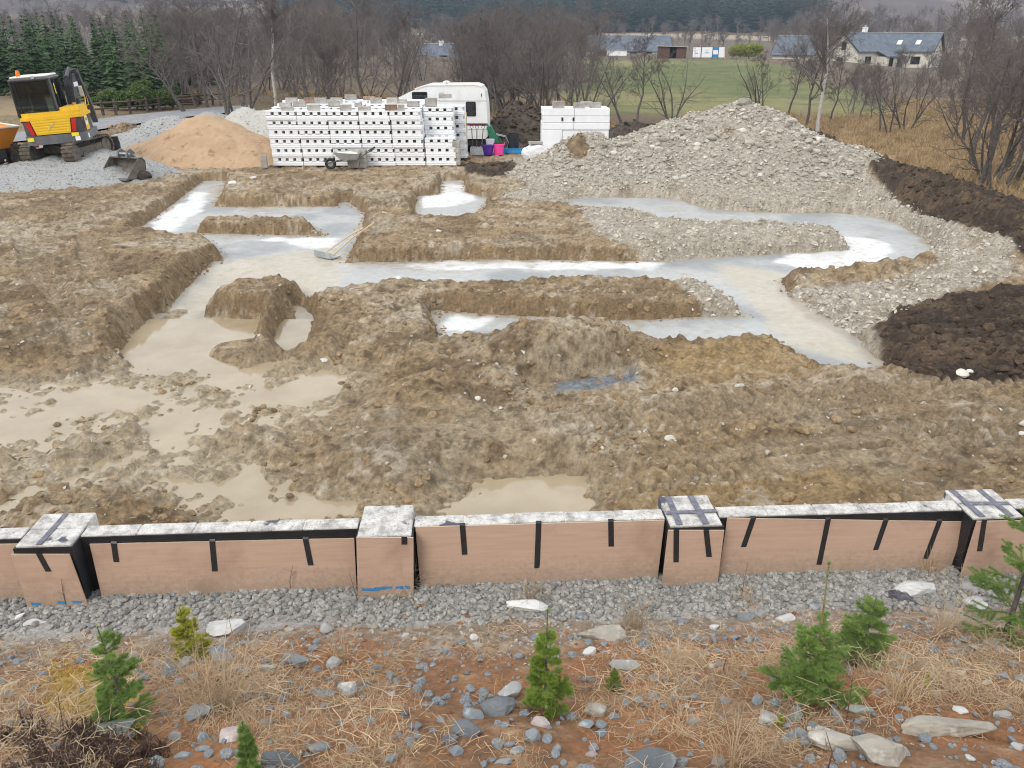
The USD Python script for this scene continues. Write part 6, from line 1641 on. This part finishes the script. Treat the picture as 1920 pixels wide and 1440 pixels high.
SAP = [  # foot of the sapling in the photograph, its height and width in pixels, needles, where it is
    ('left spruce', 236, 1352, 160, 118, 'needle_mid'), ('yellow sapling', 362, 1240, 98, 82, 'needle_yellow'), ('centre spruce', 1022, 1332, 168, 100, 'needle_bright'),
    ('tiny seedling', 1150, 1294, 42, 30, 'needle_bright'), ('tall leader spruce', 1512, 1318, 228, 165, 'needle_mid'), ('darker spruce', 1612, 1246, 118, 118, 'needle_mid'),
    ('right edge spruce', 1882, 1198, 290, 185, 'needle_mid'), ('bottom sapling', 474, 1462, 98, 44, 'needle_mid'), ('yellow sprout', 1462, 1362, 26, 18, 'needle_yellow'),
    ('leaf sprout', 264, 1380, 24, 20, 'needle_yellow'), ('small yellow shoot', 1733, 1294, 30, 14, 'needle_yellow')]
ROCKS = """417,1178,65,40,w 613,1176,25,33,g 119,1200,36,12,b 186,1211,54,17,g 319,1259,31,47,d 348,1242,24,27,b 415,1234,50,33,b 457,1258,27,22,d 500,1251,36,18,g 556,1236,54,29,b 628,1241,25,35,g
608,1299,40,25,b 16,1301,29,22,b 54,1294,29,11,b 372,1333,43,40,b 403,1316,31,24,d 218,1364,65,47,n 536,1340,20,18,d 433,1378,50,34,p 330,1380,22,22,b 599,1398,40,24,b 529,1425,80,50,d 383,1405,27,16,b
345,1418,35,20,b 289,1416,29,13,b 439,1412,22,18,b 32,1158,29,13,w 65,1167,43,15,w 990,1135,74,34,w 889,1194,16,22,w 898,1209,22,13,t 1127,1187,88,44,t 1093,1155,22,16,b 1210,1207,27,22,b 1104,1223,27,18,w
1171,1245,54,29,g 1250,1223,25,11,b 653,1292,34,50,g 685,1285,22,18,d 705,1252,22,22,b 959,1294,43,40,g 940,1315,20,18,g 929,1324,64,50,d 889,1340,40,29,b 871,1366,54,40,d 844,1387,31,27,d 853,1407,27,27,b
1012,1351,32,29,p 996,1380,29,31,b 1120,1333,43,29,t 1098,1357,34,23,b 972,1409,27,23,b 954,1395,23,13,b 945,1429,32,14,b 1218,1424,100,62,d 783,1362,18,14,b 768,1386,18,16,b 759,1339,20,16,d 813,1245,13,11,b
914,1263,14,14,b 875,1261,14,11,d 1109,1413,22,16,p 1720,1101,69,40,w 1692,1121,58,26,u 1816,1101,30,24,g 1820,1125,41,23,w 1835,1134,32,19,w 1527,1136,21,17,b 1396,1155,37,22,b 1428,1149,22,17,g 1471,1159,34,19,w
1865,1206,45,19,g 1696,1236,13,13,b 1792,1241,22,17,t 1797,1260,22,13,w 1548,1296,19,19,g 1441,1344,38,30,g 1488,1346,41,22,n 1616,1331,49,19,n 1801,1331,24,21,w 1651,1404,90,72,t 1592,1394,130,42,t 1565,1380,30,26,g
1779,1365,160,40,t 1505,1376,30,22,b 1531,1367,41,13,w 1301,1350,26,15,b 1910,1399,26,19,g 1347,1430,26,22,b 1818,1421,15,19,g 1880,1339,34,19,g 735,1300,16,12,b 1040,1230,16,12,g 1262,1310,14,12,b 820,1215,18,12,t
760,1190,15,12,g 560,1290,16,13,d 470,1305,14,12,b 250,1225,20,12,g 150,1240,16,12,b 90,1275,14,10,b 1335,1250,16,12,g 1380,1290,15,12,b 1230,1270,14,11,d 1700,1330,18,13,t 1755,1300,16,12,g 1850,1280,20,13,t 1660,1290,15,11,b
1560,1240,14,11,g 1300,1195,22,13,g 1340,1175,18,12,w 1280,1165,20,12,b 1240,1180,16,11,g 700,1175,18,12,t 640,1215,16,12,g 540,1180,20,13,t 480,1165,16,11,g""".split()
KINDS = {'w': ('rock_white', 'pale'), 'g': ('rock_grey', 'grey'), 'b': ('rock_blue', 'blue grey'), 'd': ('rock_dark', 'dark slate'), 't': ('rock_tan', 'tan grey'), 'p': ('rock_pink', 'pinkish speckled'), 'u': ('rock_purple', 'purple black'), 'n': ('rock_green', 'green grey')}
MARKS = [('the ' + s[0], s[1], s[2] - s[3] * .3) for s in SAP[:8]] + [('the far left pier', 100, 1140), ('the second pier', 722, 1115), ('the taped pier', 1295, 1100), ('the right pier', 1840, 1080), ('the bottom right corner', 1900, 1430), ('the bottom left corner', 20, 1430), ('the bottom edge middle', 960, 1440)]
rk = []
for i, r in enumerate(ROCKS):
    px, py, w, h, k = r.split(','); px, py, w, h = map(float, (px, py, w, h))
    m = min(range(len(MARKS)), key=lambda j: math.hypot(px - MARKS[j][1], (py - MARKS[j][2]) * 1.3))
    rk.append([i, px, py, w, h, k, m, math.hypot(px - MARKS[m][1], (py - MARKS[m][2]) * 1.3)])
ranks = {}
for r in sorted(rk, key=lambda r: r[7]):
    c = ranks[r[6]] = ranks.get(r[6], 0) + 1; r.append(c)
ORDS = ['nearest', 'second nearest', 'third nearest', 'fourth nearest', 'fifth nearest', 'sixth nearest', 'seventh nearest', 'eighth nearest', 'ninth nearest', 'tenth nearest', 'eleventh nearest', 'twelfth nearest', 'thirteenth nearest', 'fourteenth nearest', 'fifteenth nearest', 'sixteenth nearest', 'seventeenth nearest', 'eighteenth nearest', 'nineteenth nearest', 'twentieth nearest', 'twenty first nearest', 'twenty second nearest', 'twenty third nearest', 'twenty fourth nearest']
BIG = {}
for i, px, py, w, h, k, m, d_, c in rk:
    p = hit(px, py + h * .2, bank)
    s = 1.08 * w / FPX * axis_depth(p); sh = max(h / FPX * axis_depth(p), s * .3)
    v, f = rock_mesh(900 + i, (s, min(sh, s) * 1.05, min(sh, s) * .72), 4 if w > 55 else 3 if w > 26 else 2, 15, .075)
    rgk = np.random.default_rng(i)
    M = R(rgk.normal(0, .12), rgk.normal(0, .12), rgk.normal(0, .25)); v = v @ M[:3, :3].T
    size = 'large' if w > 60 else 'small' if w < 24 else ''
    shape = 'flat rock' if h < .5 * w else 'upright rock' if h > 1.2 * w else 'rock'
    t = mesh('rock', (v + p + [0, 0, sh * .2], f), KINDS[k][0], None, 40)
    tag(t, ' '.join(f'{size} {KINDS[k][1]} {shape} on the bank, {ORDS[c - 1]} to {MARKS[m][0]}'.split()), 'rock', 'rocks lying on the near bank')

# spruce saplings
def sapling(seed, h, w, bare_top=.0, dense=1.0, nl=.016):
    rg = np.random.default_rng(seed)
    stem = MB(); br = MB(); nv, nf = [], []
    def needles(a, b, n, L, full=True):
        d = b - a; ln = np.linalg.norm(d); d = d / max(ln, 1e-6)
        ref = np.array([0, 0, 1.0]) if abs(d[2]) < .9 else np.array([1.0, 0, 0])
        e1 = np.cross(d, ref); e1 /= np.linalg.norm(e1); e2 = np.cross(e1, d)
        for _ in range(n):
            q = a + d * ln * rg.uniform(0, 1); th = rg.uniform(0, 2 * PI) if full else rg.normal(PI / 2, 1.15)
            u = (e1 * math.cos(th) + e2 * math.sin(th)) * .85 + d * rg.uniform(.35, .8); u /= np.linalg.norm(u)
            s = np.cross(u, rg.normal(size=3)); s *= (.0014 if nl > .012 else .0011) / np.linalg.norm(s); k = len(nv)
            nv.extend([q - s, q + s, q + u * L * rg.uniform(.75, 1.15)]); nf.append([k, k + 1, k + 2])
    top = np.array([rg.normal(0, .02) * h, 0, h])
    stem.tube([(0, 0, -.05), (0, 0, h * .5), top], [h * .013 + .002, h * .007 + .001, .0022], 6)
    needles(np.array([0, 0, h * .5]), top, int((90 if bare_top else 170) * dense * (h / .4)), nl)
    if bare_top: needles(top - [0, 0, .012], top + [0, 0, .008], 60, nl * .8)
    nw = 7
    for i in range(nw):
        z = h * (.07 + (.78 - bare_top) * i / (nw - 1)); r = w * .5 * (1.0 - .72 * i / (nw - 1)) ** .9 * rg.uniform(.9, 1.1)
        for k in range(rg.integers(8, 12)):
            a = rg.uniform(0, 2 * PI); L = r * rg.uniform(.6, 1.15); up = rg.uniform(.1, .45) + .3 * i / nw
            p0 = np.array([0, 0, z + rg.uniform(-.03, .03) * h]); d = np.array([math.cos(a), math.sin(a), up]); p1 = p0 + d * L * .55; p2 = p1 + np.array([math.cos(a), math.sin(a), up * .6]) * L * .45
            br.tube([p0, p1, p2], [.0035, .0025, .0015], 4)
            n = int(2000 * L * dense)
            needles(p0 + (p1 - p0) * .15, p1, int(n * .5), nl); needles(p1, p2, int(n * .55), nl)
            for _ in range(rg.integers(5, 9)):
                t = rg.uniform(.25, .9); q = p0 + (p2 - p0) * t; sg = rg.choice([-1, 1]); aa = a + sg * rg.uniform(.6, 1.0)
                e = q + np.array([math.cos(aa), math.sin(aa), up * .5]) * L * (1.05 - t) * .62
                br.tube([q, e], [.002, .001], 3); needles(q, e, int(2200 * np.linalg.norm(e - q) * dense), nl)
    return stem.mesh(), br.mesh(), (np.array(nv), np.array(nf))
SLAB = ['mid green spruce sapling near the bottom left, above a green grey rock', 'yellow green spruce sapling beside a pale slab below the left boards', 'bright green bushy spruce sapling near the bottom middle', 'tiny bright green seedling right of the middle sapling',
        'tall spruce sapling with a long bare leader shoot', 'short darker spruce sapling right behind the tall leader one', 'large spruce sapling cut off by the right edge', 'narrow little spruce sapling at the bottom edge', 'tiny yellow sprout below the tall leader sapling', 'tiny yellow sprout below the left sapling', 'tiny yellow shoot on the moss at right']
for i, (nm, px, py, hp, wp, m) in enumerate(SAP):
    p = hit(px, min(py, 1462), bank); s = axis_depth(p) / FPX
    # a vertical thing seen from above is foreshortened
    el = math.atan2(CAM_H - p[2], p[1]); H = hp * s / math.cos(el) * .97
    t = thing('spruce_sapling' if wp > 40 else 'seedling', SLAB[i], 'sapling', p - [0, 0, .01], i * .7)
    a, b, c = sapling(40 + i, H, wp * s * 1.08, .30 if i == 4 else .12 if i == 2 else 0.0, 1.0 if wp > 40 else .9, .020 if wp > 40 else .010)
    mesh('stem', a, 'bark_dark' if i != 4 else 'mud_clod', t); mesh('branches', b, 'bark_twig', t); mesh('needles', c, m, t)

# dry grass: lying and standing tufts, too many to count
rg = np.random.default_rng(12)
GT = [tuft(60 + s, 60, .13, .16, .0010, 1.0) for s in range(5)] + [tuft(70 + s, 55, .19, .10, .0010, .6) for s in range(3)]
LIT = []
for s in range(4):                                                       # matted dead stems lying on the moss
    r2 = np.random.default_rng(300 + s); v, f = [], []
    for _ in range(60):
        a = r2.uniform(0, 2 * PI); L = r2.uniform(.03, .15); c0 = r2.normal(0, .09, 2); w_ = .0009 * r2.uniform(.7, 1.4); k = len(v); cv = r2.normal(0, .5)
        for t in (-.5, 0, .5):
            aa = a + cv * t; q = np.array([c0[0] + math.cos(aa) * L * t, c0[1] + math.sin(aa) * L * t, .012 + r2.uniform(0, .03)]); sd = np.array([-math.sin(aa), math.cos(aa), .5]) * w_
            v += [q + sd, q - sd]
        f += [[k, k + 1, k + 3], [k, k + 3, k + 2], [k + 2, k + 3, k + 5], [k + 2, k + 5, k + 4]]
    LIT.append((np.array(v), np.array(f)))
n = 9000
u, nn = rg.uniform(-4.3, 4.3, n), rg.uniform(.42, 3.5, n)
x, y = WALL_A[0] + (u + 4.05) * WD[0] + nn * WN[0], WALL_A[1] + (u + 4.05) * WD[1] + nn * WN[1]
cl = fbm2(x, y, .55, 4, 140)
leftish = .25 * sstep(-1.0, -3.0, u) + .15 * sstep(1.5, 3.0, u)
k = rg.random(n) < sstep(.0, .2, cl + leftish * .6) * sstep(.5, 1.4, nn) * .115
tag(scatter('dry_grass', GT, 'straw', np.stack([x, y, bank(x, y) - .006], 1)[k], rg.uniform(.35, .95, k.sum()), rg.uniform(0, 6.28, k.sum())), 'dry straw coloured grass tufts over the bank', 'grass', None, 'stuff')
k = rg.random(n) < sstep(-.12, .2, cl + leftish * .5) * sstep(.55, 1.4, nn) * .16
tag(scatter('dead_grass', LIT, 'straw', np.stack([x, y, bank(x, y)], 1)[k], rg.uniform(.6, 1.3, k.sum()), rg.uniform(0, 6.28, k.sum())), 'dead grass stems matted over the moss', 'grass', None, 'stuff')
# tufts that stand out one by one
first_tuft = None
for i, (px, py, hp, lab) in enumerate([(420,1330,150,'tall straw tuft right of the left spruce sapling'),(1000,1120,60,'straw tuft behind the white jagged slab'),(1185,1175,70,'pale straw tuft left of the broad tan slab'),(1740,1075,60,'wispy tuft against the right plywood sheet'),(1690,1320,90,'starry pale tuft right of the tall leader sapling'),
        (1270,1250,60,'spiky pale tuft right of the tiny seedling'),(1370,1440,110,'straw tuft at the bottom edge right of the dark slab'),(1770,1190,90,'straw tuft below the pale boulder at right'),(640,1235,70,'straw tuft right of the middle left rocks'),(755,1110,70,'green grey rushes leaning on the gravel by the second pier'),(1400,1130,45,'wispy tuft on the gravel below the tilted board'),(1270,1380,70,'straw tuft above the dark slab at the bottom')]):
    p = hit(px, py, bank); s = hp / FPX * axis_depth(p) / .24 / .8
    if first_tuft is None:
        first_tuft = thing('grass_tuft', lab, 'grass tuft', p - [0, 0, .01], i, 'grass tufts on the bank', s)
        mesh('blades', tuft(99, 70, .26, .10, .0016, .8), 'straw', first_tuft)
    else: copy_of(first_tuft, lab, p - [0, 0, .01], i * 1.3, s, 'grass tufts on the bank')
# pebbles and crumbs of soil on the bank
n = 26000
u, nn = rg.uniform(-4.3, 4.3, n), rg.uniform(.3, 3.5, n)
x, y = WALL_A[0] + (u + 4.05) * WD[0] + nn * WN[0], WALL_A[1] + (u + 4.05) * WD[1] + nn * WN[1]
cs = fbm2(x, y, .5, 4, 150)
k = rg.random(n) < (sstep(1.7, .6, nn + cs * 1.4) * .6 + .16 * sstep(.0, .2, cs))
mat('bank_pebble', (.20, .18, .15), (.40, .38, .34), scale=2, rough=.85, rand=.4, spec=.25)
lay('bank_pebbles', 'small stones washed down over the foot of the bank', PEB, 'bank_pebble', x[k], y[k], .010, .05, 2.4, 151, .2, bank)
k = rg.random(n) < .22 * sstep(-.2, .2, -cs)
mat('moss_crumb', (.15, .065, .028), (.30, .14, .055), scale=4, rough=.95, rand=.3)
lay('moss_crumbs', 'crumbs of rusty moss and peat on the bank', CLOD, 'moss_crumb', x[k], y[k], .012, .06, 2.2, 152, .35, bank)
k = rg.random(n) < .085 * (nn > .8) * (.5 + sstep(-.1, .2, cs))
lay('bank_stones', 'blue grey stones half sunk in the moss of the bank', [rock_mesh(s, (1, .85, .6), 1, 6, .05) for s in range(520, 526)], 'rock_blue', x[k], y[k], .018, .075, 1.6, 153, .05, bank)
# heather, bottom left
def heath(seed):
    r2 = np.random.default_rng(seed); m = MB()
    for _ in range(26):
        a = r2.uniform(0, 6.28); L = r2.uniform(.06, .14); le = r2.uniform(.1, .9); b0 = r2.normal(0, .035, 2); d = np.array([math.cos(a) * math.sin(le), math.sin(a) * math.sin(le), math.cos(le)])
        p0 = np.array([b0[0], b0[1], -.01]); p1 = p0 + d * L * .6; p2 = p1 + (d + r2.normal(0, .25, 3)) * L * .4
        m.tube([p0, p1, p2], [.0022, .0018, .0012], 3, cap=False)
        for _ in range(9):
            q = p0 + (p2 - p0) * r2.uniform(.4, 1); e = q + r2.normal(0, .009, 3); m.tube([q, e], [.0022, .0016], 3, cap=False)
    return m.mesh()
hp_ = []
for _ in range(60):
    px, py = rg.uniform(20, 300), rg.uniform(1375, 1475)
    if px > 200 and py < 1400 and rg.random() < .6: continue
    hp_.append(hit(px, min(py, 1480), bank))
tag(scatter('heather', [heath(s) for s in range(4)], 'heather', hp_, rg.uniform(.55, 1.0, len(hp_)), rg.uniform(0, 6.28, len(hp_))), 'dark brown heather sprigs at the bottom left of the bank', 'heather', None, 'stuff')
# yellow moss cushion
leafmat('moss_yellow', (.34, .22, .03), (.50, .36, .07), .1, .25)
mp_ = []
for _ in range(420):
    px, py = 145 + rg.normal(0, 32), 1298 + rg.normal(0, 26); mp_.append(hit(px, py, bank))
tag(scatter('yellow_moss', [tuft(400 + s, 30, .03, .05, .0016, .9) for s in range(3)], 'moss_yellow', np.array(mp_), rg.uniform(.7, 1.4, len(mp_)), rg.uniform(0, 6.28, len(mp_))), 'golden yellow moss cushion beside the left spruce sapling', 'moss', None, 'stuff')
# bare twigs sticking out of the bank
mat('red_twig', (.10, .05, .04), (.16, .085, .065), scale=20, rough=.8)
for i, (px, py, hx, hy, lab) in enumerate([(1585,1365,1600,1260,'reddish bare twig right of the tall leader sapling'),(1352,1275,1362,1232,'short bare twig left of the tall leader sapling'),(120,1370,108,1300,'thin bare twig below the yellow moss'),(1552,1440,1548,1370,'reddish twig in front of the tan boulder'),(125,1140,115,1085,'thin twig against the far left plywood square'),(1390,1120,1402,1055,'thin twig rising from the gravel below the tilted board'),(1130,1080,1148,1055,'thin twig against the middle plywood sheet'),(672,1130,655,1075,'thin dark twig left of the second pier'),(545,1110,549,1060,'thin upright stalk against the long left plywood sheet')]):
    p = hit(px, py, bank); q = atd(hx, hy, p[1] + .02); r2 = np.random.default_rng(i)
    t = thing('bare_twig', lab, 'twig', p); d = q - p; m = MB().tube([(0, 0, -.02), d * .5 + r2.normal(0, .008, 3), d], [.0032, .0025, .0012], 5)
    m.build('stem', 'red_twig', t)
    m = MB()
    for _ in range(4):
        a = d * r2.uniform(.4, .85); m.tube([a, a + np.array([r2.normal(0, .03), r2.normal(0, .02), .04])], [.0015, .0007], 4)
    m.build('side_shoots', 'red_twig', t)
